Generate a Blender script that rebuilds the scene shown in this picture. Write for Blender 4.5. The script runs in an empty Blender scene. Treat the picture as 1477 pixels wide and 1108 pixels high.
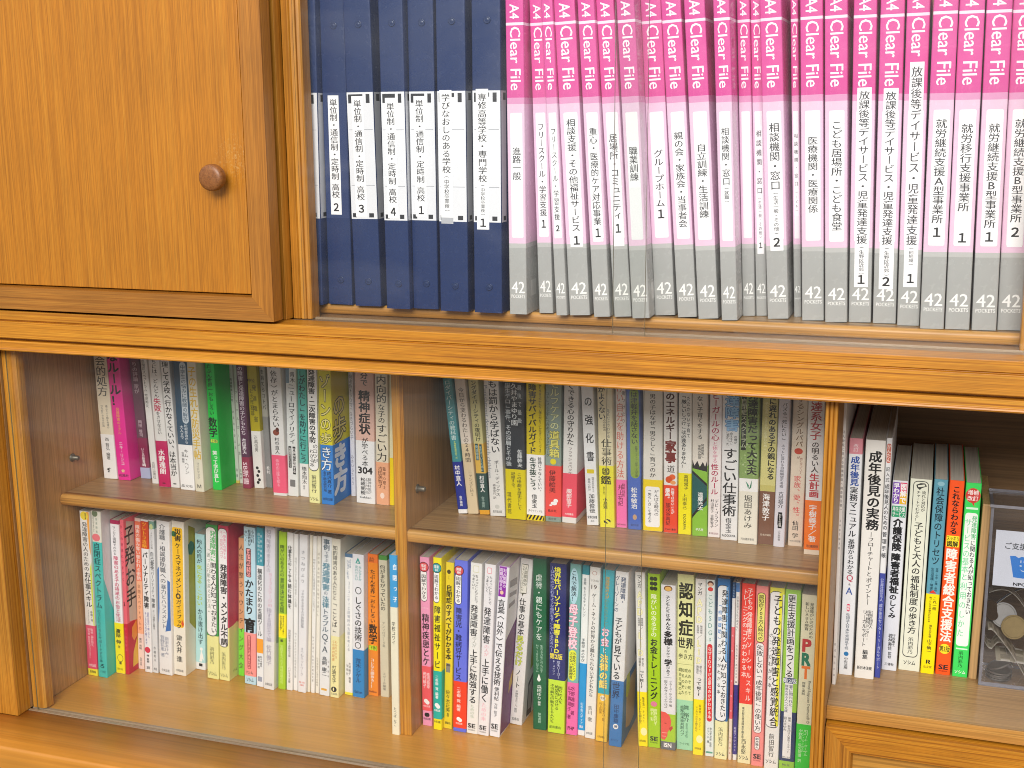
import bpy, bmesh, math, random
from mathutils import Matrix, Vector
random.seed(7)
SC = bpy.context.scene
COL = SC.collection
S = 0.001                      # the tables below are in millimetres
LIFT = 1350.0                  # height of the eye above the room's floor

# ------------------------------------------------------------------ camera, world, lamps, exposure
cam_d = bpy.data.cameras.new('camera')
cam = bpy.data.objects.new('camera', cam_d)
COL.objects.link(cam)
cam_d.sensor_width = 36.0
cam_d.lens = 1828.68 / 1477.0 * 36.0
cam_d.clip_start, cam_d.clip_end = 0.02, 60.0
ROWS = ((0.9486468, 0.3162613, -0.0069317), (0.0594612, -0.1997939, -0.9780321), (-0.3106986, 0.9273948, -0.2083392))
m = Matrix(((ROWS[0][0], -ROWS[1][0], -ROWS[2][0]), (ROWS[0][1], -ROWS[1][1], -ROWS[2][1]), (ROWS[0][2], -ROWS[1][2], -ROWS[2][2])))
cam.matrix_world = Matrix.Translation((0, 0, LIFT * S)) @ m.to_4x4()
SC.camera = cam

world = bpy.data.worlds.new('World')
SC.world = world
world.use_nodes = True
bg = world.node_tree.nodes['Background']
wt = world.node_tree                                    # a lit room: pale ceiling, mid walls, dark floor
w_tc = wt.nodes.new('ShaderNodeTexCoord')
w_sx = wt.nodes.new('ShaderNodeSeparateXYZ')
w_rp = wt.nodes.new('ShaderNodeValToRGB')
w_mr = wt.nodes.new('ShaderNodeMapRange')
w_mr.inputs['From Min'].default_value, w_mr.inputs['From Max'].default_value = -1.0, 1.0
wt.links.new(w_tc.outputs['Generated'], w_sx.inputs['Vector'])
wt.links.new(w_sx.outputs['Z'], w_mr.inputs['Value'])
wt.links.new(w_mr.outputs['Result'], w_rp.inputs['Fac'])
wt.links.new(w_rp.outputs['Color'], bg.inputs['Color'])
e = w_rp.color_ramp.elements
e[0].position, e[0].color = 0.0, (0.16, 0.13, 0.10, 1)
e[1].position, e[1].color = 1.0, (1.0, 1.0, 1.0, 1)
for pos, c in ((0.42, (0.2, 0.18, 0.16, 1)), (0.52, (0.46, 0.455, 0.45, 1)), (0.7, (0.72, 0.74, 0.78, 1))):
    q = e.new(pos)
    q.color = c
bg.inputs['Strength'].default_value = 1.2

def area(name, loc, target, sx, sy, power, color):
    d = bpy.data.lights.new(name, 'AREA')
    d.shape = 'RECTANGLE'
    d.size, d.size_y, d.energy, d.color = sx, sy, power, color
    o = bpy.data.objects.new(name, d)
    o.location = loc
    o.rotation_euler = (Vector(target) - Vector(loc)).to_track_quat('-Z', 'Y').to_euler()
    COL.objects.link(o)
area('ceiling_lamp', (-0.25, -0.25, LIFT * S + 1.05), (-0.35, 1.15, LIFT * S - 0.3), 1.4, 0.4, 10.0, (1.0, 0.965, 0.925))
area('ceiling_lamp', (0.05, -1.9, LIFT * S + 1.22), (-0.3, 1.15, LIFT * S - 0.5), 1.8, 0.8, 104.0, (1.0, 0.965, 0.925))

SC.view_settings.view_transform = 'Standard'
SC.view_settings.look = 'None'
SC.view_settings.gamma = 1.0
SC.view_settings.exposure = 0.0
SC.view_settings.use_curve_mapping = False
SC.cycles.filter_width = 1.0
SC.cycles.max_bounces = 10
SC.cycles.transparent_max_bounces = 16
SC.cycles.caustics_reflective = False
SC.cycles.caustics_refractive = False

# ------------------------------------------------------------------ materials
def lin(h):
    h = h.lstrip('#')
    if len(h) == 3: h = ''.join(c * 2 for c in h)
    v = [int(h[i:i + 2], 16) / 255 for i in (0, 2, 4)]
    return tuple((c / 12.92 if c <= 0.04045 else ((c + 0.055) / 1.055) ** 2.4) * 0.96 for c in v)
MATS = {}
def new_mat(name):
    mt = bpy.data.materials.new(name)
    mt.use_nodes = True
    nt = mt.node_tree
    return mt, nt, nt.nodes['Principled BSDF']
def N(nt, typ, **kw):
    n = nt.nodes.new(typ)
    for k, v in kw.items(): setattr(n, k, v)
    return n
def paper(hexc, kind='print'):
    key = (hexc, kind)
    if key in MATS: return MATS[key]
    mt, nt, p = new_mat('%s_%s' % (kind, hexc.lstrip('#')))
    c = lin(hexc)
    rough, amp, bump = {'print': (0.42, 0.05, 0.0), 'plastic': (0.24, 0.05, 0.22), 'card': (0.6, 0.05, 0.0), 'ink': (0.5, 0.0, 0.0)}[kind]
    p.inputs['Roughness'].default_value = rough
    p.inputs['Specular IOR Level'].default_value = 0.45
    if amp:
        tc = N(nt, 'ShaderNodeTexCoord')
        nz = N(nt, 'ShaderNodeTexNoise')
        nz.inputs['Scale'].default_value = 35.0
        nz.inputs['Detail'].default_value = 5.0
        mp = N(nt, 'ShaderNodeMapRange')
        mp.inputs['From Min'].default_value, mp.inputs['From Max'].default_value = 0.3, 0.7
        mp.inputs['To Min'].default_value, mp.inputs['To Max'].default_value = 1 - amp, 1 + amp * 0.4
        mx = N(nt, 'ShaderNodeMix', data_type='RGBA', blend_type='MULTIPLY')
        mx.inputs[0].default_value = 1.0
        mx.inputs[6].default_value = (*c, 1)
        nt.links.new(tc.outputs['Object'], nz.inputs['Vector'])
        nt.links.new(nz.outputs['Fac'], mp.inputs['Value'])
        nt.links.new(mp.outputs['Result'], mx.inputs[7])
        nt.links.new(mx.outputs[2], p.inputs['Base Color'])
        n2 = N(nt, 'ShaderNodeTexNoise')
        n2.inputs['Scale'].default_value = 140.0
        m2 = N(nt, 'ShaderNodeMapRange')
        m2.inputs['To Min'].default_value, m2.inputs['To Max'].default_value = rough - 0.1, rough + 0.12
        nt.links.new(tc.outputs['Object'], n2.inputs['Vector'])
        nt.links.new(n2.outputs['Fac'], m2.inputs['Value'])
        nt.links.new(m2.outputs['Result'], p.inputs['Roughness'])
        if bump:
            bp = N(nt, 'ShaderNodeBump')
            bp.inputs['Strength'].default_value = bump
            bp.inputs['Distance'].default_value = 0.0006
            n3 = N(nt, 'ShaderNodeTexNoise')
            n3.inputs['Scale'].default_value = 22.0
            nt.links.new(tc.outputs['Object'], n3.inputs['Vector'])
            nt.links.new(n3.outputs['Fac'], bp.inputs['Height'])
            nt.links.new(bp.outputs['Normal'], p.inputs['Normal'])
    else:
        p.inputs['Base Color'].default_value = (*c, 1)
    MATS[key] = mt
    return mt
def leaf_block(hexc='#d9d2c2'):
    key = ('pages', hexc)
    if key in MATS: return MATS[key]
    mt, nt, p = new_mat('page_edges')
    tc = N(nt, 'ShaderNodeTexCoord')
    mp = N(nt, 'ShaderNodeMapping')
    mp.inputs['Scale'].default_value = (1500, 4, 4)
    nz = N(nt, 'ShaderNodeTexNoise')
    nz.inputs['Scale'].default_value = 1.0
    nz.inputs['Detail'].default_value = 3.0
    rp = N(nt, 'ShaderNodeValToRGB')
    c = lin(hexc)
    rp.color_ramp.elements[0].color = (*[v * 0.72 for v in c], 1)
    rp.color_ramp.elements[1].color = (*c, 1)
    rp.color_ramp.elements[0].position, rp.color_ramp.elements[1].position = 0.3, 0.65
    nt.links.new(tc.outputs['Object'], mp.inputs['Vector'])
    nt.links.new(mp.outputs['Vector'], nz.inputs['Vector'])
    nt.links.new(nz.outputs['Fac'], rp.inputs['Fac'])
    nt.links.new(rp.outputs['Color'], p.inputs['Base Color'])
    p.inputs['Roughness'].default_value = 0.85
    MATS[key] = mt
    return mt
def wood(name, axis, base, dark, light, across=55.0, contrast=1.0, rough=0.45, coat=0.12, wav=0.06, blotch=0.12, pore=0.7):
    """axis: the direction the grain runs in (0 x, 1 y, 2 z)."""
    if name in MATS: return MATS[name]
    mt, nt, p = new_mat(name)
    tc = N(nt, 'ShaderNodeTexCoord')
    sc = [across] * 3
    sc[axis] = across * 0.0045
    mp = N(nt, 'ShaderNodeMapping')
    mp.inputs['Scale'].default_value = sc
    nt.links.new(tc.outputs['Object'], mp.inputs['Vector'])
    n1 = N(nt, 'ShaderNodeTexNoise')                       # growth rings cut lengthwise
    n1.inputs['Scale'].default_value, n1.inputs['Detail'].default_value = 1.0, 6.0
    n1.inputs['Roughness'].default_value, n1.inputs['Distortion'].default_value = 0.7, wav
    nt.links.new(mp.outputs['Vector'], n1.inputs['Vector'])
    sc2 = [across * 4.2] * 3
    sc2[axis] = across * 0.06
    mp2 = N(nt, 'ShaderNodeMapping')
    mp2.inputs['Scale'].default_value = sc2
    nt.links.new(tc.outputs['Object'], mp2.inputs['Vector'])
    n2 = N(nt, 'ShaderNodeTexNoise')                       # pores
    n2.inputs['Scale'].default_value, n2.inputs['Detail'].default_value = 1.0, 3.0
    nt.links.new(mp2.outputs['Vector'], n2.inputs['Vector'])
    n3 = N(nt, 'ShaderNodeTexNoise')                       # slow blotches of the stain
    n3.inputs['Scale'].default_value, n3.inputs['Detail'].default_value = 7.0, 3.0
    nt.links.new(tc.outputs['Object'], n3.inputs['Vector'])
    rp = N(nt, 'ShaderNodeValToRGB')
    e = rp.color_ramp.elements
    e[0].position, e[0].color = 0.5 - 0.17 / contrast, (*lin(dark), 1)
    e[1].position, e[1].color = 0.5 + 0.20 / contrast, (*lin(light), 1)
    mid = e.new(0.5 - 0.01)
    mid.color = (*lin(base), 1)
    nt.links.new(n1.outputs['Fac'], rp.inputs['Fac'])
    m1 = N(nt, 'ShaderNodeMapRange')
    m1.inputs['From Min'].default_value, m1.inputs['From Max'].default_value = 0.3, 0.62
    m1.inputs['To Min'].default_value, m1.inputs['To Max'].default_value = pore, 1.08
    nt.links.new(n2.outputs['Fac'], m1.inputs['Value'])
    m3 = N(nt, 'ShaderNodeMapRange')
    m3.inputs['From Min'].default_value, m3.inputs['From Max'].default_value = 0.3, 0.7
    m3.inputs['To Min'].default_value, m3.inputs['To Max'].default_value = 1 - blotch, 1 + blotch
    nt.links.new(n3.outputs['Fac'], m3.inputs['Value'])
    mu = N(nt, 'ShaderNodeMath', operation='MULTIPLY')
    nt.links.new(m1.outputs['Result'], mu.inputs[0])
    nt.links.new(m3.outputs['Result'], mu.inputs[1])
    mx = N(nt, 'ShaderNodeMix', data_type='RGBA', blend_type='MULTIPLY')
    mx.inputs[0].default_value = 1.0
    nt.links.new(rp.outputs['Color'], mx.inputs[6])
    nt.links.new(mu.outputs['Value'], mx.inputs[7])
    nt.links.new(mx.outputs[2], p.inputs['Base Color'])
    p.inputs['Roughness'].default_value = rough
    p.inputs['Coat Weight'].default_value = coat
    p.inputs['Coat Roughness'].default_value = 0.22
    bp = N(nt, 'ShaderNodeBump')
    bp.inputs['Strength'].default_value, bp.inputs['Distance'].default_value = 0.12, 0.0006
    nt.links.new(n1.outputs['Fac'], bp.inputs['Height'])
    nt.links.new(bp.outputs['Normal'], p.inputs['Normal'])
    MATS[name] = mt
    return mt
W_RAIL = wood('golden_ash_along', 0, '#c07c1a', '#884a08', '#d4962e', across=440, contrast=1.0)
W_POST = wood('golden_ash_upright', 2, '#bb7c24', '#8c5410', '#cd9438', across=320, contrast=1.0)
W_DOOR = wood('door_veneer_upright', 2, '#b67214', '#a0620e', '#c28222', across=420, contrast=0.85, wav=0.03, blotch=0.06)
def scuff(mt, cx, cz, rad):
    """pale handling scratches with a place of their own beside the knob"""
    nt = mt.node_tree
    p = nt.nodes['Principled BSDF']
    src = p.inputs['Base Color'].links[0].from_socket
    tc = N(nt, 'ShaderNodeTexCoord')
    vm = N(nt, 'ShaderNodeVectorMath', operation='DISTANCE')
    sp = N(nt, 'ShaderNodeSeparateXYZ')
    cb = N(nt, 'ShaderNodeCombineXYZ')
    nt.links.new(tc.outputs['Object'], sp.inputs['Vector'])
    nt.links.new(sp.outputs['X'], cb.inputs['X'])
    nt.links.new(sp.outputs['Z'], cb.inputs['Z'])
    nt.links.new(cb.outputs['Vector'], vm.inputs[0])
    vm.inputs[1].default_value = (cx, 0, cz)
    mr = N(nt, 'ShaderNodeMapRange')
    mr.inputs['From Min'].default_value, mr.inputs['From Max'].default_value = rad, rad * 0.2
    nt.links.new(vm.outputs['Value'], mr.inputs['Value'])
    nz = N(nt, 'ShaderNodeTexNoise')
    nz.inputs['Scale'].default_value, nz.inputs['Detail'].default_value, nz.inputs['Distortion'].default_value = 230.0, 6.0, 2.0
    nt.links.new(tc.outputs['Object'], nz.inputs['Vector'])
    m2 = N(nt, 'ShaderNodeMapRange')
    m2.inputs['From Min'].default_value, m2.inputs['From Max'].default_value = 0.52, 0.8
    nt.links.new(nz.outputs['Fac'], m2.inputs['Value'])
    mu = N(nt, 'ShaderNodeMath', operation='MULTIPLY')
    nt.links.new(mr.outputs['Result'], mu.inputs[0])
    nt.links.new(m2.outputs['Result'], mu.inputs[1])
    mx = N(nt, 'ShaderNodeMix', data_type='RGBA')
    nt.links.new(mu.outputs['Value'], mx.inputs[0])
    nt.links.new(src, mx.inputs[6])
    mx.inputs[7].default_value = (*lin('#c89a58'), 1)
    nt.links.new(mx.outputs[2], p.inputs['Base Color'])
scuff(W_DOOR, -0.676, 1.308, 0.03)
W_DOORF = wood('door_frame_along', 0, '#9e6420', '#7c4c12', '#ae762c', across=340, contrast=0.9)
W_DOORV = wood('door_frame_upright', 2, '#ab6d20', '#8a5413', '#bd8030', across=340, contrast=0.8)
W_SIDE = wood('side_veneer_upright', 2, '#b88850', '#9e703c', '#c89a60', across=190, contrast=0.7, rough=0.5, coat=0.1, blotch=0.05)
W_SHELF = wood('shelf_veneer_along', 0, '#b08a5a', '#967248', '#c09a6a', across=170, contrast=0.7, rough=0.42, coat=0.2, blotch=0.05)
W_FLOOR = wood('floor_veneer_along', 0, '#c8903e', '#be8436', '#ce9846', across=60, contrast=0.4, rough=0.34, coat=0.3, wav=1.2, blotch=0.1, pore=0.92)
W_LEDGE = wood('ledge_veneer_along', 0, '#c8842e', '#b47222', '#d2923c', across=60, contrast=0.6, rough=0.42, coat=0.1, wav=0.6, blotch=0.12, pore=0.9)
W_EDGE = wood('shelf_edge_along', 0, '#c48c42', '#a6702c', '#d4a258', across=170, contrast=0.8)
W_BACK = wood('back_veneer_along', 0, '#82633f', '#694d30', '#927250', across=120, contrast=0.8, rough=0.6, coat=0.0)
W_PANEL = wood('drawer_panel_along', 0, '#c68f3c', '#a26c20', '#d6a554', across=110, contrast=1.0)
W_KNOB = wood('knob_wood', 1, '#8a5426', '#704018', '#9a6432', across=260, contrast=0.8, rough=0.45, coat=0.1)
W_BOARD = wood('light_beech', 2, '#c09a66', '#a8824f', '#cda877', across=120, contrast=0.6, rough=0.5, coat=0.1)
W_TRACK = wood('track_plastic', 0, '#8e7256', '#7c6248', '#9a7e62', across=80, contrast=0.5, rough=0.35, coat=0.2, blotch=0.04)
W_TRACKL = wood('track_plastic_light', 0, '#a08a70', '#90795f', '#ac967c', across=80, contrast=0.5, rough=0.3, coat=0.2, blotch=0.04)
def simple(name, hexc, rough=0.5, metal=0.0):
    if name in MATS: return MATS[name]
    mt, nt, p = new_mat(name)
    tc = N(nt, 'ShaderNodeTexCoord')
    nz = N(nt, 'ShaderNodeTexNoise')
    nz.inputs['Scale'].default_value, nz.inputs['Detail'].default_value = 180.0, 4.0
    rp = N(nt, 'ShaderNodeValToRGB')
    c = lin(hexc)
    rp.color_ramp.elements[0].color = (*[v * 0.75 for v in c], 1)
    rp.color_ramp.elements[1].color = (*[min(1, v * 1.1) for v in c], 1)
    nt.links.new(tc.outputs['Object'], nz.inputs['Vector'])
    nt.links.new(nz.outputs['Fac'], rp.inputs['Fac'])
    nt.links.new(rp.outputs['Color'], p.inputs['Base Color'])
    p.inputs['Roughness'].default_value = rough
    p.inputs['Metallic'].default_value = metal
    MATS[name] = mt
    return mt
METAL = simple('pin_metal', '#857d70', 0.45, 0.7)
BRASS = simple('coin_brass', '#8e7a50', 0.42, 0.85)
NICKEL = simple('coin_nickel', '#85827c', 0.4, 0.9)
COPPER = simple('coin_copper', '#6e5a42', 0.45, 0.8)
def clear(name, tint, haze, refl=0.03, veil=0.009):
    mt, nt, p = new_mat(name)
    nt.nodes.remove(p)
    out = nt.nodes['Material Output']
    tr = N(nt, 'ShaderNodeBsdfTransparent')
    tr.inputs['Color'].default_value = (*tint, 1)
    gl = N(nt, 'ShaderNodeBsdfGlossy')
    gl.inputs['Roughness'].default_value = haze
    lw = N(nt, 'ShaderNodeLayerWeight')                    # Schlick's curve, the same from either side of the sheet
    lw.inputs['Blend'].default_value = 0.5
    pw = N(nt, 'ShaderNodeMath', operation='POWER')
    pw.inputs[1].default_value = 5.0
    fr = N(nt, 'ShaderNodeMapRange')
    fr.inputs['To Min'].default_value, fr.inputs['To Max'].default_value = refl, 0.9
    nt.links.new(lw.outputs['Facing'], pw.inputs[0])
    nt.links.new(pw.outputs['Value'], fr.inputs['Value'])
    tc = N(nt, 'ShaderNodeTexCoord')                       # faint smears left by hands and cloths
    nz = N(nt, 'ShaderNodeTexNoise')
    nz.inputs['Scale'].default_value, nz.inputs['Detail'].default_value, nz.inputs['Distortion'].default_value = 9.0, 5.0, 1.5
    mp = N(nt, 'ShaderNodeMapRange')
    mp.inputs['From Min'].default_value, mp.inputs['From Max'].default_value = 0.5, 0.75
    mp.inputs['To Min'].default_value, mp.inputs['To Max'].default_value = haze, haze + 0.05
    nt.links.new(tc.outputs['Object'], nz.inputs['Vector'])
    nt.links.new(nz.outputs['Fac'], mp.inputs['Value'])
    nt.links.new(mp.outputs['Result'], gl.inputs['Roughness'])
    mx = N(nt, 'ShaderNodeMixShader')
    nt.links.new(fr.outputs['Result'], mx.inputs['Fac'])
    nt.links.new(tr.outputs['BSDF'], mx.inputs[1])
    nt.links.new(gl.outputs['BSDF'], mx.inputs[2])
    # a thin film of pale streaky colour, painted in for room reflections and haze
    df = N(nt, 'ShaderNodeBsdfDiffuse')
    df.inputs['Color'].default_value = (0.85, 0.85, 0.83, 1)
    ma = N(nt, 'ShaderNodeMapping')
    ma.inputs['Scale'].default_value = (3.0, 3.0, 9.0)
    ma.inputs['Rotation'].default_value = (0, 0.5, 0)
    n2 = N(nt, 'ShaderNodeTexNoise')
    n2.inputs['Scale'].default_value, n2.inputs['Detail'].default_value, n2.inputs['Distortion'].default_value = 1.6, 6.0, 1.2
    nt.links.new(tc.outputs['Object'], ma.inputs['Vector'])
    nt.links.new(ma.outputs['Vector'], n2.inputs['Vector'])
    m2 = N(nt, 'ShaderNodeMapRange')
    m2.inputs['From Min'].default_value, m2.inputs['From Max'].default_value = 0.45, 0.72
    m2.inputs['To Min'].default_value, m2.inputs['To Max'].default_value = veil * 0.35, veil * 2.2
    nt.links.new(n2.outputs['Fac'], m2.inputs['Value'])
    m3 = N(nt, 'ShaderNodeMixShader')
    nt.links.new(m2.outputs['Result'], m3.inputs['Fac'])
    nt.links.new(mx.outputs['Shader'], m3.inputs[1])
    nt.links.new(df.outputs['BSDF'], m3.inputs[2])
    nt.links.new(m3.outputs['Shader'], out.inputs['Surface'])
    return mt
GLASS = clear('pane_glass', (0.995, 1.0, 0.995), 0.02, 0.03)
ACRYL = clear('smoky_acrylic', (0.93, 0.93, 0.94), 0.05, 0.035, 0.02)
GLASS_EDGE = simple('glass_edge', '#8a8464', 0.3)
ACRYL_EDGE = simple('acrylic_edge', '#8c8a90', 0.25)

# ------------------------------------------------------------------ mesh helpers (millimetres)
class MB:
    def __init__(self):
        self.v, self.f, self.m, self.mats, self.smooth = [], [], [], [], []
    def mi(self, mat):
        if mat not in self.mats: self.mats.append(mat)
        return self.mats.index(mat)
    def add(self, verts, faces, mat, smooth=False):
        o, k = len(self.v), self.mi(mat)
        self.v += [tuple(p) for p in verts]
        for f in faces:
            self.f.append(tuple(i + o for i in f))
            self.m.append(k)
            self.smooth.append(smooth)
    def box(self, x0, x1, y0, y1, z0, z1, mat):
        v = [(x0, y0, z0), (x1, y0, z0), (x1, y1, z0), (x0, y1, z0), (x0, y0, z1), (x1, y0, z1), (x1, y1, z1), (x0, y1, z1)]
        self.add(v, [(0, 3, 2, 1), (4, 5, 6, 7), (0, 1, 5, 4), (1, 2, 6, 5), (2, 3, 7, 6), (3, 0, 4, 7)], mat)
    def prism(self, pts, axis, a0, a1, mat, smooth=False):
        """pts: a closed outline; axis 0 -> (y,z) outline run along x, 2 -> (x,y) outline run along z, 1 -> (x,z) along y"""
        n = len(pts)
        def P(p, a): return (a, p[0], p[1]) if axis == 0 else ((p[0], p[1], a) if axis == 2 else (p[0], a, p[1]))
        v = [P(p, a0) for p in pts] + [P(p, a1) for p in pts]
        f = [(i, (i + 1) % n, n + (i + 1) % n, n + i) for i in range(n)]
        self.add(v, f, mat, smooth)
        self.add(v, [tuple(range(n - 1, -1, -1)), tuple(range(n, 2 * n))], mat)
    def build(self, name, parent=None, origin=(0, 0, 0), bevel=0.0, fix=True):
        me = bpy.data.meshes.new(name)
        ox, oy, oz = origin
        me.from_pydata([((x - ox) * S, (y - oy) * S, (z - oz) * S) for x, y, z in self.v], [], self.f)
        for mt in self.mats: me.materials.append(mt)
        me.polygons.foreach_set('material_index', self.m)
        me.polygons.foreach_set('use_smooth', self.smooth)
        if fix:
            bm = bmesh.new()
            bm.from_mesh(me)
            bmesh.ops.recalc_face_normals(bm, faces=bm.faces)
            bm.to_mesh(me)
            bm.free()
        me.update()
        o = bpy.data.objects.new(name, me)
        COL.objects.link(o)
        if parent is not None: o.parent = parent
        if bevel:
            b = o.modifiers.new('soft_edges', 'BEVEL')
            b.width, b.segments, b.limit_method, b.angle_limit = bevel * S, 3, 'ANGLE', math.radians(50)
            b.harden_normals = False
        return o
def thing(name, label, cat, loc, lean=0.0, group=None, rotz=0.0):
    o = bpy.data.objects.new(name, None)
    o.empty_display_size = 0.01
    o.location = (loc[0] * S, loc[1] * S, (loc[2] + LIFT) * S)
    o.rotation_euler = (0, lean, rotz)
    o['label'], o['category'] = label, cat
    if group: o['group'] = group
    COL.objects.link(o)
    return o

# ------------------------------------------------------------------ lettering: glyph outlines as flat print on a cover
GL = {}
def glyphs(keys):
    obs = []
    for s in sorted({k[0] for k in keys}):
        b = 0
        d = bpy.data.curves.new('g', 'FONT')
        d.body, d.size, d.resolution_u, d.fill_mode = s, 1.0, 2, 'FRONT'
        o = bpy.data.objects.new('g', d)
        COL.objects.link(o)
        obs.append((o, s, b))
    dg = bpy.context.evaluated_depsgraph_get()
    for o, s, b in obs:
        ev = o.evaluated_get(dg)
        me = ev.to_mesh()
        vs = [(v.co.x, v.co.y) for v in me.vertices]
        fs = [tuple(p.vertices) for p in me.polygons]
        ev.to_mesh_clear()
        GL[s] = (vs, fs)
    for o, s, b in obs:
        d = o.data
        bpy.data.objects.remove(o)
        bpy.data.curves.remove(d)
ROT = set('ー―－〜～…（）()「」〈〉『』［］[]＝=｜：')
PUNC = set('、。')
SMALL = set('ァィゥェォッャュョぁぃぅぇぉっゃゅょ')
def need(els, out):
    for e in els:
        if e[0] != 't': continue
        s, b, mode, ol = e[1], e[7], e[8], e[9]
        ks = [c for c in s if c not in ' 　'] if mode == 'v' else [s]
        for c in ks:
            out.add((c, b))
            if ol: out.add((c, 4))
OVER = {0: [(-.012, -.004), (.012, .004)], 1: [(-.014, -.012), (.014, -.012), (-.014, .012), (.014, .012)],
        2: [(-.028, -.022), (.028, -.022), (-.028, .022), (.028, .022), (0, 0)],
        3: [(-.045, -.035), (.045, -.035), (-.045, .035), (.045, .035), (0, .02), (0, -.02), (0, 0)],
        4: [(.055 * math.cos(k * math.pi / 5), .05 * math.sin(k * math.pi / 5)) for k in range(10)] + [(0, 0)]}
def stamp(mb, vs, fs, b, fn, put, lay, mat):
    # heavier weights are the same outline printed several times, a hair apart
    for k, (dx, dy) in enumerate(OVER[b]):
        mb.add([put(*fn(q[0] + dx, q[1] + dy), lay + k * 0.06) for q in vs], fs, mat)
def lettering(mb, els, put, width):
    """draw the elements through put(u, z, layer) -> 3D point; u across the spine, z up from its foot"""
    lay = 0
    for e in els:
        lay += 1
        k = e[0]
        def poly(pts, col):
            n = len(pts)
            mb.add([put(u, z, lay) for u, z in pts], [tuple(range(n))], paper(col, 'ink'))
        if k == 'p':
            _, z0, z1, u0, u1, col, r = e
            if z1 > z0: z0, z1 = z1, z0
            rr = min(r * (u1 - u0), (z0 - z1) / 2 * 0.98)
            pts = []
            if rr < 0.05: pts = [(u0, z1), (u1, z1), (u1, z0), (u0, z0)]
            else:
                for cx, cz, a in ((u1 - rr, z0 - rr, 0), (u0 + rr, z0 - rr, 90), (u0 + rr, z1 + rr, 180), (u1 - rr, z1 + rr, 270)):
                    for i in range(5):
                        t = math.radians(a + i * 22.5)
                        pts.append((cx + rr * math.cos(t), cz + rr * math.sin(t)))
            poly(pts, col)
        elif k == 'e':
            _, z, u, rx, rz, col = e
            poly([(min(width - .3, max(.3, u + rx * math.cos(i * math.pi / 12))), z + rz * math.sin(i * math.pi / 12)) for i in range(24)], col)
        elif k == 'y':
            poly(e[2], e[1])
        elif k == 's':
            _, z0, z1, col = e
            n = 5
            h = z0 - z1
            stp = width / n
            for i in range(n + 1):
                a = i * stp - stp * .5
                pts = [(a, z1), (a + stp * .5, z1), (a + stp * .5 + stp * .7, z0), (a + stp * .7, z0)]
                pts = [(min(width - .4, max(.4, u)), z) for u, z in pts]
                if pts[1][0] - pts[0][0] > .1 or pts[2][0] - pts[3][0] > .1: poly(pts, col)
        elif k == 'f':
            _, z0, z1 = e
            rnd = random.Random(3)
            for i in range(150):
                u, z, r = rnd.uniform(1.2, width - 1.2), rnd.uniform(z1 + 1, z0 - 1), rnd.uniform(.5, 1.7)
                a0 = rnd.uniform(0, 6)
                lay += 0.02
                poly([(min(width - .4, max(.4, u + r * rnd.uniform(.6, 1) * math.cos(a0 + q * 1.05))), max(z1, z + r * rnd.uniform(.6, 1) * math.sin(a0 + q * 1.05))) for q in range(6)],
                     rnd.choice(['#7f9c54', '#93ad66', '#728f48', '#a8bd7e', '#86a25a', '#bccb98']))
        elif k == 't':
            _, s, z0, z1, uc, wm, col, b, mode, ol = e
            if z1 > z0: z0, z1 = z1, z0
            passes = [(ol, 4), (col, b)] if ol else [(col, b)]
            for pc, pb in passes:
                if ol and pb != 4: lay += 1
                mat = paper(pc, 'ink')
                if mode == 'v':
                    units = sum(0.5 if c in ' 　' else 1.0 for c in s)
                    a = (z0 - z1) / max(units, 1)
                    gh = min(a * 1.02, wm * 1.25)
                    gw = min(wm, gh * 1.18)
                    z = z0
                    for c in s:
                        if c in ' 　':
                            z -= a * 0.5
                            continue
                        vs, fs = GL[c]
                        if vs:
                            zc = z - a / 2
                            xs, ys = [q[0] for q in vs], [q[1] for q in vs]
                            if c in ROT:
                                mx, my = (min(xs) + max(xs)) / 2, (min(ys) + max(ys)) / 2
                                fn = lambda a, b2: (uc + (b2 - my) * gw, zc - (a - mx) * gh)
                            elif ord(c) < 0x2000:
                                mx, my = (min(xs) + max(xs)) / 2, (min(ys) + max(ys)) / 2
                                fn = lambda a, b2: (uc + (a - mx) * gw * 1.1, zc + (b2 - my) * gh * 1.1)
                            else:
                                dx, dy = (0.5, 0.5) if c in PUNC else ((0.09, 0.09) if c in SMALL else (0, 0))
                                fn = lambda a, b2: (uc + (a - 0.5 + dx) * gw, zc + (b2 - 0.38 + dy) * gh)
                            stamp(mb, vs, fs, pb, fn, put, lay, mat)
                        z -= a
                else:
                    vs, fs = GL[s]
                    if not vs: continue
                    xs, ys = [q[0] for q in vs], [q[1] for q in vs]
                    bw, bh = max(xs) - min(xs), max(ys) - min(ys)
                    mx, my = (min(xs) + max(xs)) / 2, (min(ys) + max(ys)) / 2
                    L = z0 - z1
                    if mode == 'h':
                        sx, sy = wm / bw, L / bh
                        sy = min(sy, sx * 1.7)
                        sx = min(sx, sy * 1.6)
                        zc = (z0 + z1) / 2
                        fn = lambda a, b2: (uc + (a - mx) * sx, zc + (b2 - my) * sy)
                    else:
                        sx, sy = L / bw, wm / bh
                        sy = min(sy, sx * 1.5)
                        zc = (z0 + z1) / 2
                        fn = lambda a, b2: (uc + (b2 - my) * sy, zc - (a - mx) * sx)
                    stamp(mb, vs, fs, pb, fn, put, lay, mat)

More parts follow.
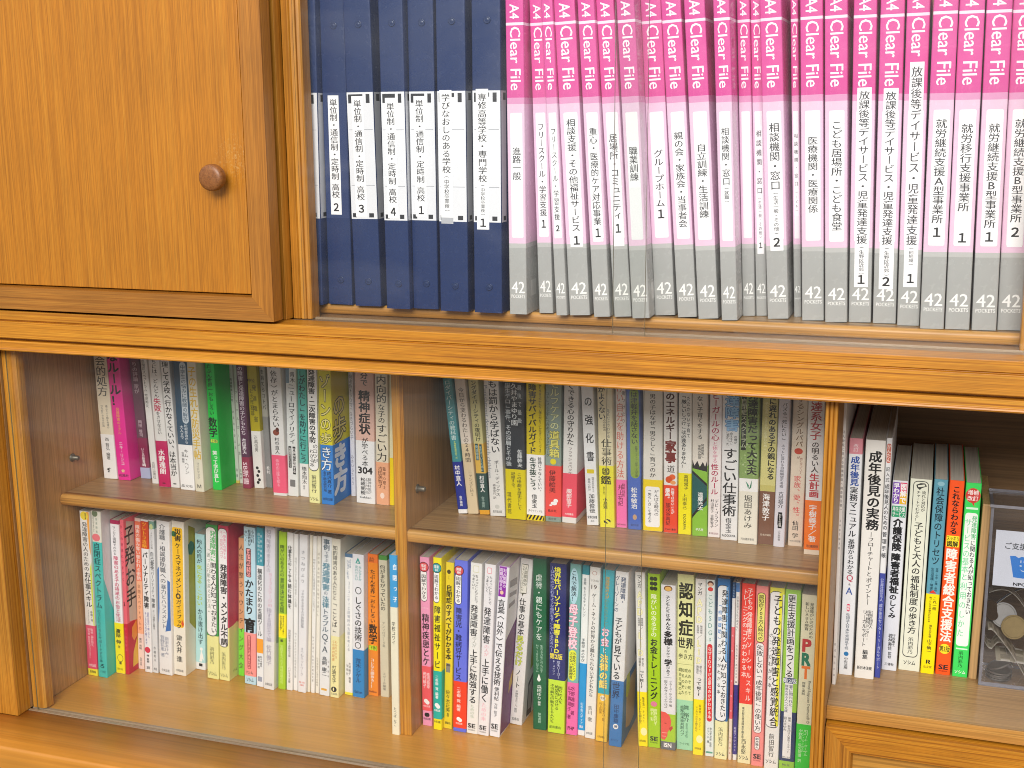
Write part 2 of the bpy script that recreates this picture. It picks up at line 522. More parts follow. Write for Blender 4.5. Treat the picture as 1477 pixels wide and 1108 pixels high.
# ------------------------------------------------------------------ a folded cover: front board, spine and back board in one sheet
def cover(mb, w, d, zs, mats, r=1.3, th=0.7, grow=0.0, bulge=0.0):
    """zs: heights from low to high; mats: one per interval"""
    r = min(r, w * 0.3)
    def loop(off):
        x0, x1, y0 = -grow + off, w + grow - off, -grow + off
        rr = max(0.15, r - off + grow)
        pts = [(x0, d)]
        for i in range(5):
            t = math.pi + i * math.pi / 8
            pts.append((x0 + rr + rr * math.cos(t), y0 + rr + rr * math.sin(t)))
        for i in range(5):
            t = 1.5 * math.pi + i * math.pi / 8
            pts.append((x1 - rr + rr * math.cos(t), y0 + rr + rr * math.sin(t)))
        pts.append((x1, d))
        return pts
    A, B = loop(0.0), loop(th)
    n = len(A)
    for j, mt in enumerate(mats):
        z0, z1 = zs[j], zs[j + 1]
        v = [(x, y, z0) for x, y in A] + [(x, y, z1) for x, y in A]
        mb.add(v, [(i, i + 1, n + i + 1, n + i) for i in range(n - 1)], mt, True)
        v = [(x, y, z0) for x, y in B] + [(x, y, z1) for x, y in B]
        mb.add(v, [(i + 1, i, n + i, n + i + 1) for i in range(n - 1)], mt, True)
    for z, mt, up in ((zs[0], mats[0], False), (zs[-1], mats[-1], True)):
        v = [(x, y, z) for x, y in A] + [(x, y, z) for x, y in B]
        fs = [(i, i + 1, n + i + 1, n + i) for i in range(n - 1)]
        mb.add(v, fs if up else [f[::-1] for f in fs], mt)
    for i in (0, n - 1):                                  # fore edges of the boards
        for j, mt in enumerate(mats):
            mb.add([(*A[i], zs[j]), (*B[i], zs[j]), (*B[i], zs[j + 1]), (*A[i], zs[j + 1])], [(0, 1, 2, 3)], mt)

def spans(h, base, bands):
    cut = sorted({0.0, h} | {min(h, max(0, z)) for b in bands for z in b[1:3]})
    zs, ms = [cut[0]], []
    for a, b in zip(cut, cut[1:]):
        if b - a < 0.05: continue
        col = base
        for bd in bands:
            lo, hi = min(bd[1], bd[2]), max(bd[1], bd[2])
            if lo - .01 <= (a + b) / 2 <= hi + .01: col = bd[0]
        zs.append(b)
        ms.append(col)
    return zs, ms

BOOKS=[
('A',-995.77,1320.68,-454.0,19.46,190.0,128,-0.0183,'#eadec4',[('#f6f4f2',0,58.52,1)],[('t','会的処方',160.46,107.84,9.73,15.57,'#55504a',0,'v',None),('t','孤立という病を地域の',97.05,66.33,13.13,6.81,'#6d6a68',0,'v',None),('t','つながりで治す方法',97.05,68.14,6.32,6.81,'#6d6a68',0,'v',None),('t','西\u3000智弘\u3000編著',54.52,25.29,9.73,9.73,'#1c1a1c',0,'v',None),('t','❡',15.2,8.76,9.73,9.73,'#1c1a1c',1,'v',None)],[],'slim cream book with white lower band,first at the left end of the upper shelf'),
('A',-974.2,1320.04,-454.0,18.36,188.0,128,-0.0279,'#f22a9c',[],[('t','なルール！',167.74,96.67,8.72,17.44,'#1c1a1c',2,'v',None),('t','発達障害のリアル',94.88,59.76,9.18,12.85,'#f2b05a',0,'v',None),('t','ニキ・リンコ',50.7,19.76,9.18,9.18,'#f6f4f2',0,'v',None),('t','✿',15.19,9.7,9.18,8.26,'#e8d8a0',0,'v',None),('t','花風社',7.87,4.2,9.18,14.69,'#1c1a1c',0,'h',None)],[],'bright magenta pink book with bold black lettering at its top'),
('A',-950.64,1334.54,-454.0,14.49,182.0,128,-0.0341,'#6a4858',[('#8c2450',14.35,53.64,0),('#b4bddb',0,14.35,0)],[('t','りの評論\u3000家が',152.09,111.06,7.25,8.7,'#c9b6bd',0,'v',None),('t','岡田\u3000尊司',76.85,55.09,7.25,7.97,'#c9b6bd',0,'v',None),('t','いじめ新書',40.52,20.41,7.25,7.25,'#f6f4f2',0,'v',None),('t','嶋',20.41,15.82,7.25,10.15,'#f6f4f2',1,'v',None)],[],'dark plum book with crimson block and pale blue foot'),
('A',-922.92,1318.57,-454.0,9.47,190.0,128,-0.0326,'#eceae6',[],[('t','自閉症スペクトラム\u3000本田秀夫',159.18,98.42,3.79,5.21,'#6d6a68',0,'v',None),('t','合同出版社',28.61,5.98,4.73,4.73,'#6d6a68',0,'v',None)],[],'narrow plain white book between plum book and crimson banded book'),
('A',-906.28,1309.01,-454.0,15.61,188.0,128,-0.023,'#e9e6e2',[('#c4105c',0,59.48,1)],[('t','ちには、どんどん',162.9,114.16,7.81,11.71,'#1c1a1c',0,'v',None),('t','失敗',114.16,96.61,7.81,13.27,'#c4104c',1,'v',None),('t','をさせなさい',96.61,67.47,7.81,9.37,'#1c1a1c',0,'v',None),('t','水野達朗',48.81,16.61,7.81,10.15,'#f6f4f2',1,'v',None),('e',4.92,7.81,2.52,1.01,'#7a0a38')],[],'white book with crimson lower band lettered in white'),
('A',-890.42,1310.73,-454.0,12.61,188.0,128,-0.0225,'#e9e7e4',[],[('t','理して学校へ行かなくていい、は本当か',160.81,14.7,6.31,10.34,'#1c1a1c',1,'v',None),('e',4.82,6.31,2.51,0.8,'#1c1a1c')],[],'white book with one continuous line of bold black characters,beside crimson banded book'),
('A',-874.09,1306.98,-453.96,20.36,188.0,128,0.0019,'#3a5870',[('#f6f4f2',0,57.83,0)],[('p',162.06,84.84,9.16,17.82,'#c8d2da',0.5),('t','中学生の悩みに教師の解答',158.62,87.47,13.44,8.15,'#4b6478',0,'v',None),('t','松村英治から',83.97,59.33,13.24,7.13,'#dfe6ea',0,'v',None),('t','大人まで',82.21,64.62,7.13,7.13,'#dfe6ea',0,'v',None),('t','キム・ヘソン',52.26,20.29,11.2,7.13,'#6d6a68',0,'v',None),('t','佐藤\u3000編著',48.72,34.53,6.62,6.11,'#6d6a68',0,'v',None),('t','晶文社',6.89,3.3,10.18,16.29,'#6d6a68',0,'h',None)],[],'slate blue and white book with cloud shaped white title panel'),
('A',-851.35,1304.68,-454.0,12.38,188.0,128,-0.0094,'#e2dcc6',[],[('t','子の生れ方防災手帖',158.26,41.02,6.5,11.15,'#d9b23c',1,'v',None),('t','マイドブック',37.49,16.24,6.19,6.19,'#6d6a68',0,'v',None),('t','Ｍ',10.02,3.79,6.19,9.91,'#1c1a1c',0,'v',None)],[],'cream book with large golden yellow characters'),
('A',-834.86,1318.13,-454.0,12.67,190.0,128,-0.0086,'#1cc94a',[],[('t','たぶん世界一おもしろい',159.23,95.14,5.7,9.5,'#123a1e',1,'v',None),('t','数学',92.52,67.08,6.02,12.04,'#0e2c18',2,'v',None),('p',64.44,60.04,1.27,11.4,'#c8e23a',0.2),('t','［上巻］',64.44,60.04,6.34,10.14,'#335',0,'h',None),('t','笑って学び直し',50.33,9.45,6.34,7.6,'#f6f4f2',1,'v',None)],[],'vivid green book with bold dark green characters,right cover showing'),
('A',-821.94,1351.39,-454.0,5.05,188.0,128,-0.0086,'#d3d5cb',[('#dfc860',0,3.61,0)],[('t','発達障害と少年',135.95,105.06,2.02,3.03,'#1c1a1c',0,'v',None),('t','の見方を変える',96.19,42.53,2.52,3.03,'#6d6a68',0,'v',None),('t','国書',20.86,6.34,2.52,3.03,'#6d6a68',0,'v',None)],[],'narrow pale grey book beside vivid green book'),
('A',-816.65,1351.96,-454.0,4.96,188.0,128,-0.0067,'#dcdcd2',[],[('t','アスペルガー人生',122.97,33.8,2.48,3.48,'#6d6a68',0,'v',None),('t','言視舎',19.34,4.82,2.48,2.98,'#6d6a68',0,'v',None)],[],'very thin pale book with faint grey lettering against the purple book'),
('A',-802.0,1334.5,-454.0,10.84,182.0,128,-0.0064,'#5a3450',[('#92304c',0,40.22,0)],[('t','の障害と発達障害の子どもたち',155.36,68.12,5.42,7.81,'#ded0da',0,'v',None),('t','本田秀夫',64.59,44.21,5.42,6.51,'#efe6ec',1,'v',None),('t','SB新書',33.54,4.93,5.42,7.59,'#f2d8e0',0,'rr',None)],[],'dark purple book with dull crimson lower part'),
('A',-788.98,1339.76,-454.0,13.57,182.0,128,-0.017,'#eceae4',[('#b5a612',73.07,182.0,0)],[('t','中公',139.46,134.26,5.43,9.5,'#1c1a1c',0,'h',None),('t','発達障害',134.26,81.87,8.82,6.11,'#4c4712',0,'v',None),('t','と少年犯罪',127.31,92.4,4.75,5.43,'#4c4712',0,'v',None),('t','正高信男',67.77,46.54,6.79,5.43,'#6d6a68',0,'v',None),('e',26.08,6.11,1.95,1.95,'#1c1a1c'),('e',21.62,8.14,1.95,1.95,'#1c1a1c'),('e',16.25,6.11,1.95,1.95,'#1c1a1c'),('e',10.88,8.14,1.95,1.95,'#1c1a1c'),('e',7.3,6.11,1.95,1.95,'#1c1a1c')],[],'white book with olive yellow upper half and black dots at its foot'),
('A',-775.16,1345.87,-454.0,7.98,188.0,128,-0.017,'#b3b1a6',[('#8d8d8c',0,90.93,0)],[('t','を育てるコトバ',151.06,98.83,3.99,5.19,'#1c1a1c',0,'v',None),('t','松村',28.06,17.34,3.99,3.99,'#f6f4f2',0,'v',None)],[],'narrow grey book with darker grey lower part'),
('A',-751.04,1319.43,-454.0,18.32,190.0,128,-0.0059,'#e4e2e0',[('#f25c7e',3.42,50.96,1)],[('t','〈依存〉がとまらない',163.81,85.34,8.7,13.74,'#2a2626',0,'v',None),('e',79.31,8.25,4.27,3.8,'#8a4432'),('e',82.76,10.08,2.37,2.85,'#5a2a22'),('t','村中直人',73.26,52.44,8.7,9.16,'#1c1a1c',0,'v',None),('t','依存の正体を知る',46.35,11.34,8.25,9.16,'#f8b4c4',0,'v',None)],[],'white book with rose pink lower band and small brown picture'),
('A',-732.47,1322.15,-453.64,13.92,192.0,128,0.0256,'#e6e8e6',[],[('p',159.36,140.74,0.0,4.87,'#7b93a4',0.1),('t','青木',155.14,141.58,9.05,6.96,'#1c1a1c',0,'v',None),('t','ニューロマイノリティ',140.74,65.22,7.31,11.83,'#3a3f42',0,'v',None),('p',62.62,35.61,2.09,5.92,'#1c1a1c',0.1),('p',62.62,27.73,7.66,11.49,'#1c1a1c',0.1),('t','発達障害の子どもたちを',60.88,36.48,4.04,4.87,'#f6f4f2',0,'v',None),('t','内側から理解する',60.88,29.48,9.54,4.87,'#f6f4f2',0,'v',None),('p',20.71,11.92,3.48,10.44,'#777',0.1)],[],'white book with two small black caption bars in its lower half'),
('A',-717.08,1324.49,-453.78,11.66,188.0,128,0.0191,'#f0eeec',[('#55b8ac',41.43,188.0,0)],[('t','しがわたし」を助けに行こう',157.18,42.31,5.83,9.1,'#16303a',1,'v',None),('t','橋本翔太',37.95,16.07,6.41,7.0,'#1c1a1c',0,'v',None),('t','著者',14.32,9.05,5.83,4.66,'#6d6a68',0,'v',None)],[],'white book with long turquoise panel under black characters'),
('A',-694.45,1304.34,-453.68,14.05,210.0,128,0.0225,'#f0eda6',[],[('p',174.02,39.33,0.35,13.7,'#2c3036',0.5),('p',174.84,40.62,0.84,13.07,'#f4f2ee',0.45),('t','発達障害・二次障害の予防',163.27,74.34,6.18,11.24,'#1c1a1c',2,'v',None),('t','のコツが',73.49,49.61,9.49,7.03,'#1c1a1c',0,'v',None),('t','わかる本',66.69,44.48,4.92,7.03,'#1c1a1c',0,'v',None),('t','前田智行',35.04,12.62,7.03,8.43,'#1c1a1c',0,'v',None),('t','ソシム',7.43,3.09,7.03,10.54,'#1c1a1c',1,'h',None)],[],'pale yellow book whose white title label has a black outline,upper left shelf'),
('A',-677.7,1304.02,-453.82,16.47,210.0,128,0.0108,'#d9cf25',[('#2f80d2',0,73.25,0)],[('t','ゾーンの',158.51,90.13,8.24,14.82,'#efe58a',0,'v','#3a3a20'),('t','歩',88.44,74.09,8.24,14.82,'#efe58a',0,'v','#3a3a20'),('t','き方',71.55,41.8,8.24,14.82,'#eaf3ff',0,'v','#24415f'),('t','成沢真介\u3000著',40.95,13.52,11.12,6.59,'#0e2342',0,'v',None),('t','金子総合研究所',40.95,15.24,5.35,6.59,'#0e2342',0,'v',None),('t','合同出版',8.35,4.9,8.24,13.18,'#0e2342',0,'h',None)],[('t','の',131.77,104.77,19.58,34.82,'#efe58a',0,'v','#3a3a20'),('t','歩',104.77,74.15,19.58,39.17,'#efe58a',0,'v','#3a3a20'),('t','き方',72.44,10.37,19.58,39.17,'#eaf3ff',0,'v','#eaf3ff')],'thick yellow and blue book with outlined characters,right cover showing'),
('A',-658.1,1343.88,-453.95,6.13,188.0,128,0.0088,'#e4e2ea',[],[('t','発達性トラウマ「生きづらい子',151.54,71.25,3.06,4.6,'#8a8896',0,'v',None),('t','みきいちたろう',52.2,13.79,3.06,3.98,'#8a8896',0,'v',None)],[],'narrow lavender grey book beside the yellow and blue book'),
('A',-640.28,1321.08,-453.54,24.5,210.0,128,0.0188,'#f0efef',[('#e3b9aa',77.12,210.0,0)],[('t','分で',160.0,143.42,12.25,13.48,'#1c1a1c',1,'v',None),('t','精神症状',138.43,84.74,12.25,15.19,'#1c1a1c',2,'v',None),('t','が学べる本',81.36,45.64,12.25,11.03,'#1c1a1c',0,'v',None),('t','304',44.78,36.65,12.25,18.38,'#1c1a1c',2,'h',None),('t','松崎朝樹',31.93,10.41,9.19,8.58,'#1c1a1c',1,'v',None),('t','精神科医が',31.93,12.14,17.77,6.13,'#6d6a68',0,'v',None),('t','よくわかる',31.93,12.14,14.09,5.39,'#6d6a68',0,'v',None),('t','Gakken',8.69,6.09,12.25,14.7,'#1c1a1c',0,'h',None)],[],'wide white book with salmon upper half and bold characters ending in 304'),
('A',-614.22,1321.63,-453.72,16.01,188.0,128,0.0174,'#e6dcc4',[('#f2b088',0,52.48,1)],[('t','内向的',157.93,123.97,8.01,13.61,'#35312c',0,'v',None),('t','な子の',123.14,99.74,8.01,9.61,'#35312c',0,'v',None),('t','すごい力',98.9,53.33,8.01,14.09,'#35312c',0,'v',None),('t','吉田美智子',47.38,20.9,5.61,6.73,'#6a3c20',0,'v',None),('t','臨床心理士',47.38,19.18,10.81,4.0,'#6a3c20',0,'v',None),('e',11.45,8.01,2.7,3.6,'#fbe0d0')],[],'beige book with salmon orange lower band near the divider'),
('A',-597.95,1323.5,-453.86,5.83,188.0,128,0.0239,'#e4dcb4',[('#f6d800',0,58.34,0)],[],[],'narrow cream and yellow book touching the vertical divider'),
('B',-508.55,1317.86,-454.0,10.97,188.0,128,-0.1054,'#3f9098',[('#1c2e90',5.05,62.01,1),('#f6f4f2',0,5.05,0)],[('t','ロダイバーシティの教科書',158.34,87.53,5.49,8.23,'#cfe6e4',0,'v',None),('t','多様性尊重社会への',86.71,65.31,6.03,3.84,'#cfe070',0,'v',None),('t','村中直人',57.88,33.0,5.49,6.8,'#f6f4f2',1,'v',None),('t','金子書房',21.34,8.82,5.49,4.39,'#f6f4f2',0,'v',None)],[],'leaning teal book with navy lower band and white foot'),
('B',-497.39,1320.22,-454.0,12.85,188.0,128,-0.0918,'#dcc8a4',[('#e2d6c8',83.72,188.0,0)],[('t','今日から変わるわたしの24時間',149.62,61.51,7.07,7.97,'#5a5048',0,'v',None),('t','ニャンズＥＭＩ',52.43,20.9,7.71,5.14,'#8a7a64',0,'v',None)],[],'leaning beige book with thin grey brown characters,second on upper right shelf'),
('B',-483.72,1321.73,-454.0,12.28,188.0,128,-0.0766,'#c9c28a',[('#dfb450',49.29,84.47,0),('#2c4c48',5.54,49.29,1),('#e5a42c',0,5.54,0)],[('t','ングダイバーシティの夜明け',158.24,86.93,6.45,8.1,'#2a2c20',1,'v',None),('p',84.47,64.78,1.84,5.53,'#1e4a50',0.1),('p',83.65,50.78,7.06,10.13,'#1e4a50',0.1),('t','発達障害',82.84,65.61,3.68,3.68,'#b9d0c8',0,'v',None),('t','を生きていくために',82.02,51.6,8.6,3.68,'#b9d0c8',0,'v',None),('t','村中直人',46.65,26.77,6.75,6.75,'#f6f4f2',1,'v',None),('t','金子書房',21.79,8.46,6.14,4.3,'#9fb6ae',0,'v',None)],[],'leaning olive book with dark green lower band and orange foot'),
('B',-470.41,1321.23,-454.0,18.37,192.0,128,-0.0415,'#e4e2de',[],[('t','もは罰から学ばない',160.21,74.56,10.56,14.33,'#22242a',1,'v',None),('t','ポール・ディックス',66.37,23.52,11.02,8.82,'#33363c',0,'v',None),('t',"Punishment doesn't teach children",153.82,45.01,2.3,4.59,'#8a9098',0,'rr',None),('t','森本幸代\u3000訳',38.41,20.21,6.89,5.14,'#6d6a68',0,'v',None),('e',11.07,9.19,2.88,2.54,'#c9c9c4'),('t','東洋館出版',6.91,3.58,9.19,11.02,'#6d6a68',0,'h',None)],[],'white book with bold black characters and thin grey English line'),
('B',-449.33,1316.47,-454.0,23.57,190.0,128,-0.0097,'#2b3138',[('#dccb0a',0,59.34,1)],[('t','久井やまゆり園',159.06,110.36,12.02,9.9,'#dfe3e4',0,'v',None),('t','誕生テロ」事件、その深層とその後',159.06,62.61,4.48,8.49,'#c3c9cc',0,'v',None),('t','最後で最後',159.06,111.97,18.27,5.19,'#c3c9cc',0,'v',None),('t','佐藤幹夫',82.92,61.79,17.68,8.49,'#dfe3e4',0,'v',None),('t','この惨劇を歴史として',56.08,11.71,16.74,8.49,'#2a2a18',0,'v',None),('t','記録する。',56.08,35.61,9.43,8.49,'#2a2a18',0,'v',None),('t','現代書館',32.32,5.91,4.48,5.19,'#5a5418',0,'v',None)],[],'thick charcoal book with mustard yellow lower band'),
('B',-425.51,1318.8,-453.99,21.22,188.0,128,0.0007,'#d9c30a',[('#f6f4f2',6.65,77.79,0),('#f0d820',0,6.65,0)],[('t','障害サバイバルガイド',159.37,78.6,7.43,11.67,'#3a3410',2,'v',None),('t','あたりまえがやれない僕らがどうにか生きていくコツ47',159.37,79.41,16.44,5.3,'#3a3410',0,'v',None),('t','生き抜こう。',74.55,32.99,7.96,10.61,'#1c3a2c',2,'v',None),('t','普通じゃなくていい、',75.36,32.99,15.91,6.37,'#1c1a1c',0,'v',None),('t','借金玉',31.35,14.9,9.55,9.55,'#1c1a1c',1,'v',None),('t','ダイヤモンド社',13.25,9.95,10.61,16.97,'#6d6a68',0,'h',None),('s',6.65,0.86,'#1c1a1c')],[],'yellow and white book with black hazard stripes across its foot'),
('B',-403.6,1321.1,-453.97,18.35,188.0,128,0.0015,'#8fa096',[('#f0504a',6.24,65.88,1)],[('t','セルフケアの',164.87,107.75,10.55,13.21,'#dfe2b0',1,'v','#5c7058'),('t','道具箱',106.94,75.59,10.55,13.21,'#e4dc70',1,'v','#6a6a3c'),('t','ストレスと上手につきあう100のワーク',150.68,75.59,2.75,4.59,'#3a443c',0,'v',None),('e',70.74,9.17,3.46,3.46,'#e8d820'),('t','伊藤絵美',61.02,34.15,8.26,10.09,'#4c1a1a',0,'v',None),('e',25.14,12.38,2.71,2.3,'#f6f4f2'),('e',21.86,10.09,3.78,2.14,'#f6f4f2'),('e',19.4,6.42,1.65,0.99,'#f6f4f2'),('t','晶文社',14.47,11.59,8.26,10.09,'#5a1a1a',1,'h',None),('t','晶文社',4.59,2.12,8.26,9.17,'#44504a',0,'h',None)],[],'grey green book with coral red band showing a small white animal drawing'),
('B',-384.24,1321.86,-453.77,16.74,188.0,128,0.0138,'#e6e4e0',[('#f05468',6.88,58.29,1)],[('t','くできる心の守りかた',161.94,91.33,8.37,11.72,'#1c1a1c',1,'v',None),('t','フラッシュバック・ケア',88.92,44.49,8.37,5.86,'#66504c',0,'v',None),('t','服部信子',40.42,18.37,7.95,9.21,'#f6f4f2',1,'v',None),('t','大月書店',11.81,9.34,8.37,10.04,'#f6f4f2',0,'h',None)],[],'white book with coral pink lower band,right cover showing'),
('B',-355.0,1321.83,-454.0,13.71,188.0,128,-0.0481,'#ededee',[],[('t','の\u3000強\u3000化\u3000書',149.69,72.98,7.54,9.6,'#2c2c30',1,'v',None),('p',64.98,60.17,2.74,10.97,'#e0c82a',0.1),('t','精神科医が教える',56.16,38.46,9.26,3.43,'#6d6a68',0,'v',None),('t','最高の自分',54.56,40.07,4.8,3.43,'#6d6a68',0,'v',None),('t','加藤俊徳',36.84,14.17,7.2,8.23,'#1c1a1c',0,'v',None),('t','宝島社新書',10.92,7.67,6.86,10.97,'#1c1a1c',1,'h',None),('t','60',6.04,3.6,6.86,4.11,'#6d6a68',0,'h',None)],[],'silvery white book with wide spaced characters and tiny yellow ribbon'),
('B',-338.97,1319.09,-454.0,16.94,188.0,128,-0.0293,'#e8dcb6',[('#f3ea3a',0,71.31,0)],[('t','がよくない',161.64,123.44,5.08,8.47,'#1c1a1c',1,'v',None),('t','人のための',125.01,110.87,7.62,5.93,'#1c1a1c',0,'v',None),('t','見るだけでわかる',135.96,103.0,11.86,4.24,'#6d6a68',0,'v',None),('t','仕事術',102.21,72.11,9.32,12.71,'#3a3620',0,'v',None),('p',68.92,60.95,3.81,12.28,'#1c1a1c',0.3),('p',68.29,61.59,4.41,11.69,'#f3ea3a',0.3),('t','図',68.13,61.75,8.05,11.86,'#1c1a1c',1,'v',None),('t','鑑',60.15,49.76,8.05,13.56,'#1c1a1c',1,'v',None),('t','自分に合う',47.36,37.73,5.51,5.08,'#1c1a1c',0,'v',None),('t','小鳥遊',34.52,21.63,6.78,5.93,'#1c1a1c',0,'v',None),('e',7.08,8.47,4.0,3.2,'#1c1a1c'),('t','S',11.12,3.02,8.47,8.47,'#f3ea3a',2,'h',None)],[],'beige over yellow book with round black emblem at its foot'),
('B',-320.88,1323.17,-454.0,11.7,188.0,128,-0.0194,'#ecdcd2',[('#ff78ba',0,55.72,1)],[('t','けい自分を助ける方法',165.05,57.31,4.97,8.42,'#d8705c',0,'v',None),('t','傷つけたり',158.07,119.06,9.07,4.09,'#5a4038',0,'v',None),('t','精神科医',51.72,36.49,8.48,3.51,'#7a2040',0,'v',None),('t','井上祐紀',50.12,25.22,4.97,5.85,'#7a2040',0,'v',None),('t','KADOKAWA',5.01,2.58,5.85,9.36,'#7a2040',1,'h',None)],[],'pale book with salmon characters over candy pink lower band'),
('B',-307.31,1321.29,-454.0,15.16,188.0,128,-0.0263,'#4468c4',[],[('p',160.83,59.04,3.79,14.02,'#8ba636',0.5),('t','症は津軽弁を話さない',163.92,97.76,8.72,9.1,'#22280e',1,'v',None),('t','自閉スペクトラム症のことばの謎',96.19,60.63,10.61,4.24,'#22280e',0,'v',None),('t','松本敏治',48.7,23.9,7.58,7.58,'#f6f4f2',1,'v',None),('e',14.26,7.96,2.37,3.16,'#c8a080'),('t','福村出版',6.2,3.78,7.58,9.1,'#22306a',0,'h',None)],[],'blue book with rounded green upper panel'),
('B',-290.24,1321.54,-454.0,21.53,190.0,128,-0.0149,'#e8e3da',[('#f4d616',0,59.2,1)],[('t','男の子はなぜ「男らしく」育つのか',155.99,61.58,10.76,10.76,'#2c2826',0,'v',None),('p',51.28,4.94,2.69,18.83,'#f6f4f2',0.15),('t','がんばる時代の',48.1,17.78,15.07,6.89,'#1c1a1c',0,'v',None),('t','「男らしさ」を考える',48.1,9.76,7.53,6.89,'#1c1a1c',0,'v',None)],[],'wide off-white book with yellow lower band framing white panel'),
('B',-266.8,1321.32,-454.0,14.82,190.0,128,-0.0202,'#eeeae6',[('#ec4a2c',0,54.67,1)],[('t','のエネルギー',158.81,106.36,7.41,11.11,'#4a1e1a',2,'v',None),('t','家事',105.59,79.83,7.78,12.59,'#7a1e18',3,'v',None),('t','道',77.48,68.85,8.15,8.89,'#4a4038',0,'v',None),('e',64.13,9.63,3.49,3.1,'#e8662c'),('e',60.98,5.93,3.88,3.88,'#d8521e'),('e',57.83,10.37,3.1,2.33,'#f0a060'),('t','完璧ではないことが',51.52,22.17,10.0,5.63,'#f6f4f2',1,'v',None),('t','最高。',51.52,37.27,4.44,6.22,'#f6f4f2',2,'v',None),('t','加茂谷真紀',34.89,8.6,4.82,5.33,'#5a1410',0,'v',None),('t','すみれ書房',5.4,3.0,7.41,11.85,'#4a1410',1,'h',None)],[],'white book with dark red characters and scarlet lower band'),
('B',-250.98,1321.28,-454.0,14.48,188.0,128,-0.0148,'#eeebe4',[('#f7ea12',0,69.78,0)],[('t','「厳しいしつけ」は必要ありません！',156.84,74.94,5.79,7.97,'#22262e',1,'v',None),('t','たたかない子育て',156.07,109.18,10.86,4.06,'#1c1a1c',0,'v',None),('t','高祖常子',67.9,50.61,8.69,6.08,'#1c1a1c',0,'v',None),('t','上田泰己',46.67,28.48,7.24,5.07,'#6a6418',0,'v',None),('t','KADOKAWA',22.93,5.41,7.24,4.34,'#1c1a1c',0,'rr',None)],[],'off-white book with lemon yellow lower part and small black capitals'),
('B',-235.23,1320.27,-454.0,16.63,190.0,128,-0.0195,'#e6ded2',[('#8cc23c',0,79.65,0)],[('t','ない子育てをする',157.27,109.06,8.32,6.65,'#332e28',0,'v',None),('t','発達障害と',104.43,88.96,11.23,4.16,'#1c1a1c',0,'v',None),('t','家族の物語',102.89,87.41,7.9,4.16,'#1c1a1c',0,'v',None),('y','#1c1a1c',[(0.42,85.86),(2.49,79.65),(5.82,85.08),(8.32,78.09),(11.64,84.31),(14.14,78.87),(16.22,85.86),(16.22,73.42),(0.42,76.53)]),('y','#1d5a58',[(0.0,71.86),(16.22,57.81),(16.22,35.83),(6.65,27.94),(0.0,24.78)]),('y','#1c1a1c',[(0.0,74.2),(16.22,60.15),(16.22,57.02),(0.0,71.08)]),('y','#1c1a1c',[(0.0,23.99),(16.22,45.26),(16.22,41.33),(0.0,20.04)]),('t','遠藤光太',49.97,29.52,9.15,6.99,'#f6f4f2',1,'v',None),('t','平凡社',8.94,5.77,8.32,8.32,'#f6f4f2',0,'h',None)],[],'off-white over green book with dark teal swoosh and jagged black edge'),
('B',-218.35,1321.61,-454.0,13.37,188.0,128,-0.0083,'#f2e8e6',[],[('t','ビーガールの心',161.94,108.52,6.68,9.09,'#b01c4a',1,'v',None),('t','と体を守る',107.75,83.81,6.68,8.29,'#d8849c',0,'v',None),('t','性のルール',83.04,47.97,6.68,10.03,'#b01c4a',1,'v',None),('t','デビ・ブラウン',43.26,11.73,9.36,4.55,'#1c1a1c',0,'v',None),('t','村山光子\u3000吉野智子',43.26,10.15,4.68,3.74,'#1c1a1c',0,'v',None),('t','東洋館出版社',5.39,3.01,6.68,10.69,'#9a6a70',0,'h',None)],[],'pinkish white book with long crimson characters'),
('B',-203.55,1316.53,-454.0,18.18,210.0,128,-0.0106,'#eae8e8',[],[('t','達障害',162.53,121.7,10.45,15.45,'#9ccaf0',1,'v','#3a78bc'),('t','の僕が',117.14,107.98,14.55,4.55,'#1c1a1c',0,'v',None),('t','「食える人」',123.22,106.45,10.0,4.0,'#1c1a1c',0,'v',None),('t','に変わった',121.7,105.69,6.36,4.0,'#1c1a1c',0,'v',None),('t','すごい仕事術',103.39,26.77,9.09,15.45,'#1f1f22',1,'v',None),('t','借金玉',25.2,7.93,8.64,8.18,'#3a3a3e',0,'v',None),('t','KADOKAWA',6.35,3.59,9.09,14.55,'#1c1a1c',1,'h',None)],[],'white book with pale blue then large black characters'),
('B',-183.62,1309.85,-454.0,20.45,190.0,128,-0.0119,'#ece6d6',[('#88a45c',72.81,190.0,0),('#f6f4f2',58.62,72.81,0)],[('f',148.83,73.19),('p',171.19,103.66,1.53,6.65,'#1e2414',0.1),('t','自閉症スペクトラム',160.03,105.93,4.09,6.14,'#cfd8b8',0,'v',None),('t','発達障害だって大丈夫',168.22,77.01,13.29,11.25,'#15190e',2,'v',None),('y','#3a8a6a',[(7.16,70.13),(10.23,60.92),(10.74,65.53)]),('y','#2a7a5a',[(13.81,71.66),(10.74,60.92),(13.29,63.23)]),('t','堀田あけみ',54.77,17.24,10.23,10.23,'#55514a',0,'v',None),('t','河出書房新社',6.72,3.98,10.23,14.32,'#6d6a68',0,'h',None)],[],'cream book with leafy green upper half and small leaf emblem'),
('B',-162.61,1313.33,-454.0,16.26,190.0,128,-0.0017,'#cac070',[('#d8d088',66.36,190.0,0),('#7c5440',0,59.61,1)],[('t','に遅れのある子の親になる',161.45,72.48,10.98,8.13,'#20200e',2,'v',None),('t','子どもの「生きる力」を育むために',156.99,104.43,4.47,4.23,'#f4f0c0',0,'v',None),('t','海津敦子',57.16,27.06,7.32,8.13,'#f6f4f2',1,'v',None),('t','日本評論社',12.3,9.96,8.13,11.38,'#d8c8b4',0,'h',None)],[],'olive yellow book with chocolate brown lower band'),
